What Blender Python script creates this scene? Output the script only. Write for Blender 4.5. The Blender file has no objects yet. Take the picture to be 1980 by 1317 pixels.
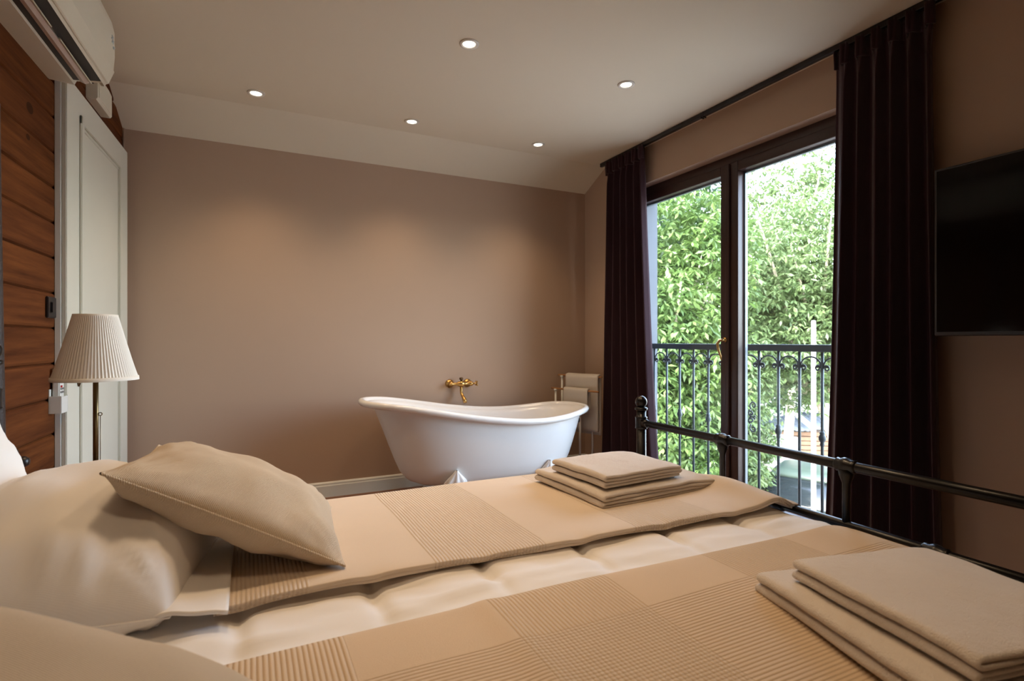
import bpy, bmesh, math, random
import numpy as np
from mathutils import Vector, Matrix, noise

random.seed(7)
rng = np.random.default_rng(11)
PI = math.pi
SC = bpy.context.scene
COL = SC.collection

# ------------------------------------------------------------------ helpers
def V(*a): return Vector(a)

class MB:
    """collects shapes in world coordinates, builds ONE mesh object"""
    def __init__(self): self.v = []; self.f = []; self.sm = []
    def add(self, vs, fs, smooth=True):
        o = len(self.v)
        self.v.extend([tuple(p) for p in vs])
        self.f.extend([tuple(i + o for i in f) for f in fs])
        self.sm.extend([smooth] * len(fs))
    def box(self, a, b, bev=0.0, seg=2):
        bm = bmesh.new()
        bmesh.ops.create_cube(bm, size=1)
        c = [(a[i] + b[i]) / 2 for i in range(3)]; s = [abs(b[i] - a[i]) for i in range(3)]
        for v in bm.verts: v.co = Vector((c[i] + v.co[i] * s[i] for i in range(3)))
        if bev > 0:
            bmesh.ops.bevel(bm, geom=bm.edges[:], offset=min(bev, min(s) * .49), segments=seg, affect='EDGES', profile=.5)
        self.bm(bm, smooth=bev > 0 and seg > 2)
        return self
    def bm(self, bm, smooth=True, M=None):
        if M is not None: bmesh.ops.transform(bm, matrix=M, verts=bm.verts)
        bm.verts.index_update()
        self.add([v.co[:] for v in bm.verts], [[v.index for v in f.verts] for f in bm.faces], smooth)
        bm.free()
    def tube(self, pts, r, n=12, caps=True):
        pts = [Vector(p) for p in pts]
        rs = r if isinstance(r, (list, tuple)) else [r] * len(pts)
        vs = []; fs = []
        t0 = (pts[1] - pts[0]).normalized()
        up = Vector((0, 0, 1)) if abs(t0.z) < .9 else Vector((1, 0, 0))
        nrm = t0.cross(up).normalized()
        for i, p in enumerate(pts):
            if i == 0: t = t0
            elif i == len(pts) - 1: t = (pts[i] - pts[i - 1]).normalized()
            else: t = ((pts[i + 1] - p).normalized() + (p - pts[i - 1]).normalized()).normalized()
            nrm = (nrm - t * nrm.dot(t)).normalized()
            b = t.cross(nrm)
            for k in range(n):
                a = 2 * PI * k / n
                vs.append(p + (nrm * math.cos(a) + b * math.sin(a)) * rs[i])
        for i in range(len(pts) - 1):
            for k in range(n):
                k2 = (k + 1) % n
                fs.append((i * n + k, i * n + k2, (i + 1) * n + k2, (i + 1) * n + k))
        if caps:
            fs.append(tuple(range(n - 1, -1, -1))); o = (len(pts) - 1) * n
            fs.append(tuple(o + k for k in range(n)))
        self.add(vs, fs, True); return self
    def lathe(self, prof, base, axis='z', n=24, rad=None, caps=True):
        """prof: list of (r, h) ; axis z/x/y"""
        vs = []; fs = []
        for (r, h) in prof:
            for k in range(n):
                a = 2 * PI * k / n
                rr = r if rad is None else rad(r, h, k, n)
                c, s = rr * math.cos(a), rr * math.sin(a)
                if axis == 'z': p = (c, s, h)
                elif axis == 'x': p = (h, c, s)
                else: p = (s, h, c)
                vs.append((base[0] + p[0], base[1] + p[1], base[2] + p[2]))
        for i in range(len(prof) - 1):
            for k in range(n):
                k2 = (k + 1) % n
                fs.append((i * n + k, i * n + k2, (i + 1) * n + k2, (i + 1) * n + k))
        if caps and prof[0][0] > 1e-5: fs.append(tuple(range(n - 1, -1, -1)))
        if caps and prof[-1][0] > 1e-5: fs.append(tuple((len(prof) - 1) * n + k for k in range(n)))
        self.add(vs, fs, True); return self
    def prism(self, poly, y0, y1, f, smooth=False):
        """poly of (a,b), extruded between y0,y1 ; f(a,b,y)->xyz"""
        n = len(poly)
        vs = [f(a, b, y0) for a, b in poly] + [f(a, b, y1) for a, b in poly]
        fs = [(i, (i + 1) % n, n + (i + 1) % n, n + i) for i in range(n)]
        self.add(vs, fs, smooth)
        self.add(vs, [tuple(range(n - 1, -1, -1)), tuple(range(n, 2 * n))], False); return self
    def grid(self, fn, nu, nv, closeu=False):
        vs = [fn(i / (nu - (0 if closeu else 1)), j / (nv - 1)) for j in range(nv) for i in range(nu)]
        fs = []
        for j in range(nv - 1):
            for i in range(nu if closeu else nu - 1):
                i2 = (i + 1) % nu
                fs.append((j * nu + i, j * nu + i2, (j + 1) * nu + i2, (j + 1) * nu + i))
        self.add(vs, fs, True); return self
    def build(self, name, mat, parent=None, loc=None, weld=False):
        if loc is None:
            if parent is not None: loc = (0, 0, 0); off = world(parent)
            else:
                a = np.array(self.v); mn = a.min(0); mx = a.max(0)
                loc = ((mn[0] + mx[0]) / 2, (mn[1] + mx[1]) / 2, mn[2]); off = Vector(loc)
        else: off = Vector(loc) if parent is None else world(parent)
        me = bpy.data.meshes.new(name)
        me.from_pydata([(p[0] - off[0], p[1] - off[1], p[2] - off[2]) for p in self.v], [], self.f)
        me.polygons.foreach_set('use_smooth', self.sm)
        bm = bmesh.new(); bm.from_mesh(me)
        if weld: bmesh.ops.remove_doubles(bm, verts=bm.verts, dist=1e-5)
        bmesh.ops.recalc_face_normals(bm, faces=bm.faces)
        bm.to_mesh(me); bm.free()
        me.materials.append(mat)
        o = bpy.data.objects.new(name, me); COL.objects.link(o)
        o.location = loc if parent is None else (0, 0, 0)
        if parent is not None: o.parent = parent
        return o

def world(o):
    p = Vector((0, 0, 0))
    while o is not None: p += o.location; o = o.parent
    return p

def tag(o, label, cat, group=None, kind=None):
    if label: o['label'] = label
    if cat: o['category'] = cat
    if group: o['group'] = group
    if kind: o['kind'] = kind
    return o

def thing(name, loc, label, cat, group=None):
    o = bpy.data.objects.new(name, None); COL.objects.link(o)
    o.location = loc; o.empty_display_size = .1
    return tag(o, label, cat, group)

def struct(o): o['kind'] = 'structure'; return o

def copy_tree(o, parent=None):
    c = o.copy(); COL.objects.link(c)
    if parent is not None: c.parent = parent
    for ch in list(o.children): copy_tree(ch, c)
    return c

def mod_solid(o, t, off=0):
    m = o.modifiers.new('s', 'SOLIDIFY'); m.thickness = t; m.offset = off
def mod_sub(o, n=1):
    m = o.modifiers.new('u', 'SUBSURF'); m.levels = n; m.render_levels = n

def fbm(x, y, z=0., s=1.): return noise.noise(Vector((x * s, y * s, z * s)))

# ------------------------------------------------------------------ materials
def newmat(name):
    m = bpy.data.materials.new(name); m.use_nodes = True
    nt = m.node_tree; nt.nodes.clear()
    out = nt.nodes.new('ShaderNodeOutputMaterial')
    b = nt.nodes.new('ShaderNodeBsdfPrincipled')
    nt.links.new(b.outputs[0], out.inputs[0])
    return m, nt, b, out
def N(nt, t, **k):
    n = nt.nodes.new(t)
    for a, b in k.items():
        if a in n.inputs.keys() if hasattr(n.inputs, 'keys') else False: n.inputs[a].default_value = b
        else: setattr(n, a, b)
    return n
def L(nt, a, b): nt.links.new(a, b)
def coords(nt, scale=(1, 1, 1), rot=(0, 0, 0)):
    tc = nt.nodes.new('ShaderNodeTexCoord'); mp = nt.nodes.new('ShaderNodeMapping')
    mp.inputs['Scale'].default_value = scale; mp.inputs['Rotation'].default_value = rot
    L(nt, tc.outputs['Object'], mp.inputs[0]); return mp.outputs[0]
def math_(nt, op, a, b=None):
    n = nt.nodes.new('ShaderNodeMath'); n.operation = op
    for i, x in enumerate((a, b)):
        if x is None: continue
        if hasattr(x, 'is_output'): L(nt, x, n.inputs[i])
        else: n.inputs[i].default_value = x
    return n.outputs[0]
def mixc(nt, fac, a, b):
    n = nt.nodes.new('ShaderNodeMix'); n.data_type = 'RGBA'
    if hasattr(fac, 'is_output'): L(nt, fac, n.inputs[0])
    else: n.inputs[0].default_value = fac
    for i, x in ((6, a), (7, b)):
        if hasattr(x, 'is_output'): L(nt, x, n.inputs[i])
        else: n.inputs[i].default_value = (*x, 1)
    return n.outputs[2]
def noise_(nt, vec, scale, detail=3, rough=.5):
    n = nt.nodes.new('ShaderNodeTexNoise'); n.inputs['Scale'].default_value = scale
    n.inputs['Detail'].default_value = detail; n.inputs['Roughness'].default_value = rough
    L(nt, vec, n.inputs['Vector']); return n.outputs['Fac']
def bump(nt, b, h, strength=.3, dist=.01):
    n = nt.nodes.new('ShaderNodeBump'); n.inputs['Strength'].default_value = strength
    n.inputs['Distance'].default_value = dist
    L(nt, h, n.inputs['Height']); L(nt, n.outputs[0], b.inputs['Normal'])

def simple(name, col, rough=.5, metal=0., var=.06, vs=8, bs=0., bscale=60, bdist=.002, sheen=0., spec=.5):
    m, nt, b, out = newmat(name)
    vec = coords(nt)
    f = noise_(nt, vec, vs)
    c2 = tuple(max(0, x * (1 - var)) for x in col); c1 = tuple(min(1, x * (1 + var)) for x in col)
    L(nt, mixc(nt, f, c2, c1), b.inputs['Base Color'])
    b.inputs['Roughness'].default_value = rough; b.inputs['Metallic'].default_value = metal
    b.inputs['Specular IOR Level'].default_value = spec
    if sheen: b.inputs['Sheen Weight'].default_value = sheen; b.inputs['Sheen Roughness'].default_value = .4
    if bs: bump(nt, b, noise_(nt, vec, bscale, 2), bs, bdist)
    return m

def emis(name, col, s):
    m, nt, b, out = newmat(name)
    b.inputs['Base Color'].default_value = (*col, 1)
    b.inputs['Emission Color'].default_value = (*col, 1); b.inputs['Emission Strength'].default_value = s
    return m

M = {}
M['wall'] = simple('wall_paint', (.465, .335, .248), .85, var=.025, vs=1.5, bs=.15, bscale=220, bdist=.001, spec=.25)
M['ceil'] = simple('ceiling_paint', (.72, .65, .52), .9, var=.015, vs=1., bs=.1, bscale=200, bdist=.001, spec=.2)
M['white_trim'] = simple('white_lacquer', (.70, .71, .68), .35, var=.02)
M['door_white'] = simple('door_paint', (.66, .65, .565), .42, var=.02, spec=.4)
M['plastic'] = simple('white_plastic', (.70, .66, .53), .35, var=.02)
M['plastic_dark'] = simple('shadow_plastic', (.025, .022, .022), .5)
M['vane'] = simple('vane_plastic', (.55, .46, .40), .25)
M['black'] = simple('black_plastic', (.012, .010, .011), .35)
M['iron'] = simple('black_iron', (.004, .0035, .004), .30, metal=.0, var=.2, spec=.45)
M['wrought'] = simple('wrought_iron', (.035, .05, .055), .5, var=.3, vs=30)
M['enamel'] = simple('tub_enamel', (.80, .80, .79), .12, var=.01, spec=.6)
M['enamel_out'] = simple('tub_outer', (.76, .77, .77), .28, var=.01)
M['brass'] = simple('antique_brass', (.55, .34, .12), .28, metal=1., var=.2, vs=40)
M['dark_bronze'] = simple('dark_bronze', (.12, .075, .04), .35, metal=.9, var=.2)
M['lampbrass'] = simple('lamp_brass', (.20, .135, .06), .35, metal=.9, var=.2)
M['frame'] = simple('window_wood', (.040, .017, .013), .38, var=.25, vs=14)
M['spacer'] = simple('aluminium_spacer', (.16, .19, .21), .4, metal=.3)
M['screen'] = simple('screen_glass', (.003, .0025, .003), .10, var=0., spec=.22)
M['barwood'] = simple('bar_wood', (.42, .20, .07), .5, var=.2, vs=30)
M['darktrim'] = simple('dark_trim', (.035, .02, .016), .6, var=.4, vs=90, bs=.6, bscale=120, bdist=.004)
M['nightwood'] = simple('table_wood', (.25, .13, .07), .5, var=.3, vs=14)
M['plaster_out'] = simple('outer_plaster', (.11, .12, .135), .9, var=.05)
M['sticker'] = simple('sticker_foil', (.55, .62, .62), .3, var=.1)

def fabric(name, col, scale=420, bs=.35, dist=.0015, var=.06, rough=.9, sheen=.15, trans=0., rot=0.):
    m, nt, b, out = newmat(name)
    vec = coords(nt, rot=(0, 0, rot))
    f = noise_(nt, vec, 9., 3)
    L(nt, mixc(nt, f, tuple(x * (1 - var) for x in col), tuple(min(1, x * (1 + var)) for x in col)), b.inputs['Base Color'])
    w1 = nt.nodes.new('ShaderNodeTexWave'); w1.inputs['Scale'].default_value = scale / 6.28; w1.inputs['Distortion'].default_value = .6
    w1.wave_type = 'BANDS'; w1.bands_direction = 'X'
    w2 = nt.nodes.new('ShaderNodeTexWave'); w2.inputs['Scale'].default_value = scale / 6.28; w2.inputs['Distortion'].default_value = .6
    w2.bands_direction = 'Y'
    L(nt, vec, w1.inputs[0]); L(nt, vec, w2.inputs[0])
    h = math_(nt, 'ADD', w1.outputs['Fac'], w2.outputs['Fac'])
    h = math_(nt, 'ADD', h, noise_(nt, vec, scale * .5, 2))
    bump(nt, b, h, bs, dist)
    b.inputs['Roughness'].default_value = rough; b.inputs['Specular IOR Level'].default_value = .2
    b.inputs['Sheen Weight'].default_value = sheen
    if trans: 
        b.inputs['Subsurface Weight'].default_value = 0
    return m
M['sheet'] = fabric('white_cotton', (.83, .81, .79), 1500, .1, .0005, .02)
M['towel'] = None
M['cushion'] = fabric('beige_twill', (.70, .57, .42), 850, .6, .0018, .10, rot=.6)
M['curtain'] = fabric('plum_curtain', (.036, .012, .019), 900, .3, .001, .12, rough=.75, sheen=.22)
M['htowel'] = fabric('rack_towel', (.62, .57, .50), 700, .5, .002, .05)

def towel_mat():
    m, nt, b, out = newmat('terry_cloth'); vec = coords(nt)
    f = noise_(nt, vec, 14., 4)
    L(nt, mixc(nt, f, (.71, .635, .56), (.78, .71, .635)), b.inputs['Base Color'])
    h = math_(nt, 'ADD', noise_(nt, vec, 420., 3), noise_(nt, vec, 60., 3))
    bump(nt, b, h, .7, .004)
    b.inputs['Roughness'].default_value = 1; b.inputs['Specular IOR Level'].default_value = .1; b.inputs['Sheen Weight'].default_value = .25
    return m
M['towel'] = towel_mat()

def blanket_mat(name, col, ox, oy, dx=.53, wx=.275, dy=.56, wy=.26):
    """plaid of plain weave and ribbed / waffle bands"""
    m, nt, b, out = newmat(name)
    vec = coords(nt)
    sp = nt.nodes.new('ShaderNodeSeparateXYZ'); L(nt, vec, sp.inputs[0])
    def band(c, o, d, w):
        q = math_(nt, 'ADD', c, -o + 20 * d)
        q = math_(nt, 'MODULO', q, d)
        return math_(nt, 'LESS_THAN', q, w)
    mx = band(sp.outputs[0], ox, dx, wx); my = band(sp.outputs[1], oy, dy, wy)
    def rib(c, k):
        return math_(nt, 'ABSOLUTE', math_(nt, 'SINE', math_(nt, 'MULTIPLY', c, PI / k)))
    hx = math_(nt, 'MULTIPLY', mx, rib(sp.outputs[0], .0082))
    hy = math_(nt, 'MULTIPLY', my, rib(sp.outputs[1], .0082))
    hh = math_(nt, 'ADD', hx, hy)
    fine = math_(nt, 'MULTIPLY', noise_(nt, vec, 700, 2), .25)
    ht = math_(nt, 'ADD', hh, fine)
    bump(nt, b, ht, .7, .003)
    f = noise_(nt, vec, 7., 3)
    c = mixc(nt, f, tuple(x * .95 for x in col), tuple(x * 1.05 for x in col))
    # base colour is mixed darker and browner in the rib grooves
    groove = math_(nt, 'MULTIPLY', math_(nt, 'SUBTRACT', math_(nt, 'MAXIMUM', mx, my), math_(nt, 'MINIMUM', hh, 1.)), .16)
    groove = math_(nt, 'MAXIMUM', groove, 0.)
    L(nt, mixc(nt, groove, c, tuple(x * y for x, y in zip(col, (.72, .55, .40)))), b.inputs['Base Color'])
    b.inputs['Roughness'].default_value = .95; b.inputs['Specular IOR Level'].default_value = .15; b.inputs['Sheen Weight'].default_value = .12
    return m
M['blanket_far'] = blanket_mat('far_blanket_weave', (.70, .585, .465), .36, .85, dy=.9, wy=.0)
M['blanket_near'] = blanket_mat('near_blanket_weave', (.66, .51, .355), .40, .43, dx=.53, wx=.27, dy=.60, wy=.36)

def plank_mat():
    m, nt, b, out = newmat('stained_planks'); tc = nt.nodes.new('ShaderNodeTexCoord')
    sp = nt.nodes.new('ShaderNodeSeparateXYZ'); L(nt, tc.outputs['Object'], sp.inputs[0])
    row = math_(nt, 'FLOOR', math_(nt, 'DIVIDE', math_(nt, 'ADD', sp.outputs[2], .025), .147))
    cb = nt.nodes.new('ShaderNodeCombineXYZ')
    L(nt, math_(nt, 'MULTIPLY', sp.outputs[1], .6), cb.inputs[0]); L(nt, math_(nt, 'MULTIPLY', row, 3.7), cb.inputs[1])
    L(nt, math_(nt, 'MULTIPLY', sp.outputs[2], 9.), cb.inputs[2])
    g = noise_(nt, cb.outputs[0], 3.2, 7, .62)
    wn = nt.nodes.new('ShaderNodeTexWhiteNoise'); wn.noise_dimensions = '1D'; L(nt, row, wn.inputs['W'])
    rp = nt.nodes.new('ShaderNodeValToRGB')
    rp.color_ramp.elements[0].position = .3; rp.color_ramp.elements[0].color = (.048, .013, .004, 1)
    rp.color_ramp.elements[1].position = .72; rp.color_ramp.elements[1].color = (.185, .060, .016, 1)
    L(nt, g, rp.inputs[0])
    # knots
    vo = nt.nodes.new('ShaderNodeTexVoronoi'); vo.inputs['Scale'].default_value = 1.
    cb2 = nt.nodes.new('ShaderNodeCombineXYZ')
    L(nt, math_(nt, 'MULTIPLY', sp.outputs[1], 3.2), cb2.inputs[0]); L(nt, math_(nt, 'MULTIPLY', sp.outputs[2], 5.), cb2.inputs[1])
    L(nt, cb2.outputs[0], vo.inputs[0])
    kn = math_(nt, 'MULTIPLY', math_(nt, 'LESS_THAN', vo.outputs['Distance'], .10), .75)
    tone = mixc(nt, math_(nt, 'MULTIPLY', wn.outputs['Value'], .45), rp.outputs[0], (.10, .03, .012))
    L(nt, mixc(nt, kn, tone, (.03, .01, .005)), b.inputs['Base Color'])
    bump(nt, b, g, .25, .004)
    b.inputs['Roughness'].default_value = .8; b.inputs['Specular IOR Level'].default_value = .08
    return m
M['plank'] = plank_mat()

def floor_mat():
    m, nt, b, out = newmat('floor_boards'); vec = coords(nt, (1, 1, 1))
    br = nt.nodes.new('ShaderNodeTexBrick'); L(nt, vec, br.inputs[0])
    br.inputs['Color1'].default_value = (.30, .13, .055, 1); br.inputs['Color2'].default_value = (.22, .09, .035, 1)
    br.inputs['Mortar'].default_value = (.05, .02, .01, 1); br.inputs['Scale'].default_value = 1.
    br.inputs['Mortar Size'].default_value = .002; br.inputs['Brick Width'].default_value = 1.2; br.inputs['Row Height'].default_value = .14
    g = noise_(nt, coords(nt, (2, 30, 1)), 3, 5)
    L(nt, mixc(nt, math_(nt, 'MULTIPLY', g, .5), br.outputs[0], (.12, .045, .02)), b.inputs['Base Color'])
    b.inputs['Roughness'].default_value = .4
    return m
M['floor'] = floor_mat()

def glass_mat(name, tint=(1, 1, 1), refl=1.):
    m, nt, b, out = newmat(name)
    nt.nodes.remove(b)
    tr = nt.nodes.new('ShaderNodeBsdfTransparent'); tr.inputs[0].default_value = (*tint, 1)
    gl = nt.nodes.new('ShaderNodeBsdfGlossy'); gl.inputs['Roughness'].default_value = .0
    fr = nt.nodes.new('ShaderNodeLayerWeight'); fr.inputs[0].default_value = .5
    mx = nt.nodes.new('ShaderNodeMixShader')
    L(nt, math_(nt, 'ADD', math_(nt, 'MULTIPLY', math_(nt, 'POWER', fr.outputs['Facing'], 5.), .5 * refl), .03 * refl), mx.inputs[0]); L(nt, tr.outputs[0], mx.inputs[1]); L(nt, gl.outputs[0], mx.inputs[2])
    L(nt, mx.outputs[0], out.inputs[0])
    return m
M['glass'] = glass_mat('pane_glass', (.97, .985, .98))

def shade_mat():
    m, nt, b, out = newmat('pleated_shade')
    b.inputs['Base Color'].default_value = (.88, .86, .81, 1); b.inputs['Roughness'].default_value = .85
    b.inputs['Specular IOR Level'].default_value = .2
    t = nt.nodes.new('ShaderNodeBsdfTranslucent'); t.inputs[0].default_value = (.72, .66, .56, 1)
    mx = nt.nodes.new('ShaderNodeMixShader'); mx.inputs[0].default_value = .15
    L(nt, b.outputs[0], mx.inputs[1]); L(nt, t.outputs[0], mx.inputs[2]); L(nt, mx.outputs[0], out.inputs[0])
    return m
M['shade'] = shade_mat()

def leaf_mat(name, c1, c2):
    m, nt, b, out = newmat(name)
    vec = coords(nt)
    f = noise_(nt, vec, 1.1, 3)
    oi = nt.nodes.new('ShaderNodeNewGeometry')
    f2 = math_(nt, 'ADD', math_(nt, 'MULTIPLY', f, .6), math_(nt, 'MULTIPLY', oi.outputs['Random Per Island'], .5))
    c = mixc(nt, f2, c1, c2)
    L(nt, c, b.inputs['Base Color']); b.inputs['Roughness'].default_value = .42; b.inputs['Specular IOR Level'].default_value = .45
    t = nt.nodes.new('ShaderNodeBsdfTranslucent'); L(nt, c, t.inputs[0])
    mx = nt.nodes.new('ShaderNodeMixShader'); mx.inputs[0].default_value = .35
    L(nt, b.outputs[0], mx.inputs[1]); L(nt, t.outputs[0], mx.inputs[2]); L(nt, mx.outputs[0], out.inputs[0])
    return m
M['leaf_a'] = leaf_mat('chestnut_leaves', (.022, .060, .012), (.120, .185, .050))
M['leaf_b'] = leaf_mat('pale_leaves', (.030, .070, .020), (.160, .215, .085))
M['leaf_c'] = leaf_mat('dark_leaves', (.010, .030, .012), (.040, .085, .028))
M['bark'] = simple('pale_bark', (.42, .36, .27), .9, var=.3, vs=20)
M['gravel'] = simple('pale_gravel', (.23, .22, .205), .95, var=.10, vs=2.2, bs=.3, bscale=30, bdist=.02)
M['pole'] = simple('white_pole_paint', (.34, .345, .35), .4)
M['carpaint'] = simple('car_paint', (.045, .065, .055), .30, metal=0., var=.05)
M['carglass'] = simple('car_glass', (.010, .014, .017), .08, var=0, spec=.5)
M['tyre'] = simple('tyre_rubber', (.02, .02, .02), .8)
M['red'] = simple('tail_lens', (.5, .02, .02), .2)
M['slate'] = simple('grey_sheet', (.06, .075, .095), .6, var=.2, vs=5)
M['log'] = simple('sawn_timber', (.16, .09, .05), .8, var=.4, vs=9)
M['stone'] = simple('stone_block', (.20, .195, .19), .9, var=.15, vs=5, bs=.5, bscale=12, bdist=.02)

# ------------------------------------------------------------------ room
XR = 2.647; YB = 3.97; HC = 2.54; YC = 3.655; HB = 2.388; YF = -1.7
OY0, OY1, OZ = 1.45, 3.45, 2.27
XO = 3.0
def WX(y): return -.697 - .0349 * (YB - y)
def WL(d, y, z): return (WX(y) + d, y, z)

m = MB(); m.box((-1.1, YF - .1, -.12), (XO, YB + .12, 0)); struct(m.build('floor', M['floor'], loc=(0, 0, 0)))
m = MB()
m.prism([(YF - .1, HC), (YC, HC), (YB + .12, HB - (.12) * (HC - HB) / (YB - YC)), (YB + .12, HC + .2), (YF - .1, HC + .2)], -1.15, XO, lambda a, b, y: (y, a, b))
struct(m.build('ceiling', M['ceil'], loc=(0, 0, 0)))
m = MB(); m.box((-1.0, YB, 0), (XR + .02, YB + .12, HB + .02)); struct(m.build('wall_back', M['wall'], loc=(0, 0, 0)))
m = MB(); m.box((-1.1, YF - .1, 0), (XO, YF, HC)); struct(m.build('wall_front', M['wall'], loc=(0, 0, 0)))
# right wall with its opening, one mesh
m = MB()
m.box((XR, YF, 0), (XO, OY0, HC)); m.box((XR, OY1, 0), (XO, YB + .12, HC)); m.box((XR, OY0, OZ), (XO, OY1, HC))
struct(m.build('wall_right', M['wall'], loc=(0, 0, 0)))
# left plank wall: rounded boards
prof = [(-.10, 0)]
z = -.025
while z < HC + .02:
    for dz, d in ((.0, -.012), (.006, -.003), (.014, 0), (.133, 0), (.141, -.003), (.1465, -.012)):
        prof.append((d, min(max(z + dz, 0), HC + .02)))
    z += .147
prof.append((-.10, HC + .02))
m = MB(); m.prism(prof, YF - .05, YB + .02, lambda a, b, y: WL(a, y, b)); struct(m.build('wall_left', M['plank'], loc=(0, 0, 0)))
# baseboard back
m = MB()
m.prism([(0, 0), (.016, 0), (.016, .078), (.012, .086), (.012, .096), (.006, .104), (0, .106)], -.72, XR, lambda a, b, y: (y, YB - a, b))
struct(m.build('baseboard_back', M['white_trim'], loc=(0, 0, 0)))
m = MB()
for y0, y1 in ((YF, OY0 - .0), (OY1, YB - .016)):
    m.prism([(0, 0), (.016, 0), (.016, .078), (.012, .086), (.012, .096), (.006, .104), (0, .106)], y0, y1, lambda a, b, y: (XR - a, y, b))
struct(m.build('baseboard_right', M['white_trim'], loc=(0, 0, 0)))
# corner bead left / back and dark strip at the picture's left
m = MB(); m.tube([WL(.006, YB - .006, 0), WL(.006, YB - .006, HB)], .006, 8); struct(m.build('trim_1', M['wall'], loc=(0, 0, 0)))
m = MB()
def strip(u, v):
    a = 2 * PI * u; zz = .45 + 1.42 * v
    y = 2.288 + .055 * (1 - v) ** 1.2
    return WL(.014 + .013 * math.cos(a), y + .022 * math.sin(a), zz)
m.grid(strip, 10, 60, True); struct(m.build('trim_2', M['darktrim'], loc=(0, 0, 0)))

# ------------------------------------------------------------------ window
w = bpy.data.objects.new('window_1', None); COL.objects.link(w); w.location = (2.76, 2.45, 0); struct(w)
FX0, FX1 = 2.725, 2.80
m = MB()
m.box((FX0, OY0, OZ - .06), (FX1, OY1, OZ), .004); m.box((FX0, OY0, 0), (FX1, OY0 + .06, OZ - .06), .004)
m.box((FX0, OY1 - .06, 0), (FX1, OY1, OZ - .06), .004); m.box((FX0, OY0 + .06, 0), (FX1, OY1 - .06, .04), .004)
m.build('window_frame', M['frame'], w)
ym = 2.447
def sash(y0, y1, stile0, stile1):
    m = MB(); zt = OZ - .055; zb = .035; x0, x1 = FX0 - .012, FX1 - .012
    m.box((x0, y0, zb), (x1, y0 + stile0, zt), .006, 3); m.box((x0, y1 - stile1, zb), (x1, y1, zt), .006, 3)
    m.box((x0, y0 + stile0, zt - .062), (x1, y1 - stile1, zt), .006, 3); m.box((x0, y0 + stile0, zb), (x1, y1 - stile1, zb + .09), .006, 3)
    s = m.build('sash', M['frame'], w)
    g0, g1, h0, h1 = y0 + stile0, y1 - stile1, zb + .09, zt - .062
    m = MB(); m.box((2.752, g0 - .005, h0 - .005), (2.758, g1 + .005, h1 + .005)); m.build('glass_pane', M['glass'], s)
    m = MB(); t = .012
    xa, xb = 2.766, 2.786
    for a, b, c, d in ((g0, g0 + t, h0, h1), (g1 - t, g1, h0, h1), (g0, g1, h0, h0 + t), (g0, g1, h1 - t, h1)):
        m.box((xa, a, c), (xb, b, d))
    m.build('spacer_bar', M['spacer'], s)
    return s
s1 = sash(ym + .002, OY1 - .04, .066, .075)
s2 = sash(OY0 + .04, ym - .002, .075, .066)
# overlapping astragal bead on the left leaf
m = MB(); m.box((FX0 - .026, ym - .012, .05), (FX0 - .010, ym + .020, OZ - .06), .006, 3); m.build('meeting_bead', M['frame'], w)
# lever handle, brass swan neck
hy, hz = 2.462, 1.075
m = MB()
m.lathe([(.0, -.052), (.014, -.05), (.016, -.042), (.014, -.036)], (FX0 + .012, hy - .0, hz + .03), 'x', 16)
m.tube([(FX0 - .02, hy, hz + .03), (FX0 - .05, hy, hz + .028), (FX0 - .064, hy + .012, hz + .024), (FX0 - .066, hy + .026, hz + .005), (FX0 - .064, hy + .02, hz - .035), (FX0 - .06, hy + .006, hz - .075), (FX0 - .06, hy + .002, hz - .10)],
       [.008, .0085, .0085, .0095, .0085, .007, .003], 10)
m.build('lever_handle', M['brass'], w)
# outer reveal plaster & sill
m = MB(); m.box((FX1, OY1 - .012, 0), (XO, OY1, OZ)); m.box((FX1, OY0, 0), (XO, OY0 + .012, OZ)); m.box((FX1, OY0 + .012, OZ - .012), (XO, OY1 - .012, OZ)); m.box((FX1, OY0 + .012, -.02), (XO + .03, OY1 - .012, .01))
m.build('outer_reveal', M['plaster_out'], w)

# ------------------------------------------------------------------ juliet railing
RX = 2.955
rail = thing('balcony_railing', (RX, 2.45, 0), 'black wrought iron balcony railing with scrollwork outside the french window', 'railing')
m = MB(); m.box((RX - .022, OY0 + .012, 1.034), (RX + .022, OY1 - .012, 1.076), .004); m.build('handrail', M['wrought'], rail)
m = MB(); m.box((RX - .014, OY0 + .012, .08), (RX + .014, OY1 - .012, .10), .003); m.build('bottom_rail', M['wrought'], rail)
ys = [3.42 - .1425 * k for k in range(14)]
for k, y in enumerate(ys):
    m = MB(); m.tube([(RX, y, .10), (RX, y, 1.034)], .0085, 10)
    if k % 2 == 0:
        m.lathe([(.009, .49), (.013, .50), (.010, .512), (.019, .528), (.020, .545), (.013, .558), (.016, .566), (.009, .58)], (RX, y, 0), 'z', 14)
    m.build('baluster', M['wrought'], rail)
def spiral(cy, cz, r0, r1, a0, a1, n=14):
    return [(RX, cy + (r0 + (r1 - r0) * i / (n - 1)) * math.cos(a0 + (a1 - a0) * i / (n - 1)), cz + (r0 + (r1 - r0) * i / (n - 1)) * math.sin(a0 + (a1 - a0) * i / (n - 1))) for i in range(n)]
for k in range(13):
    yc = ys[k] - .07125; R = .062; zc = .952
    left = spiral(yc + R - .018, zc - .012, .006, .018, 2 * PI + PI * .9, 0, 14)
    arc = [(RX, yc + R * math.cos(a), zc + .052 * math.sin(a)) for a in np.linspace(.1, PI - .1, 16)]
    right = [(p[0], 2 * yc - p[1], p[2]) for p in left[::-1]]
    m = MB(); m.tube(left + arc + right, .005, 8); m.build('scroll', M['wrought'], rail)
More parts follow.
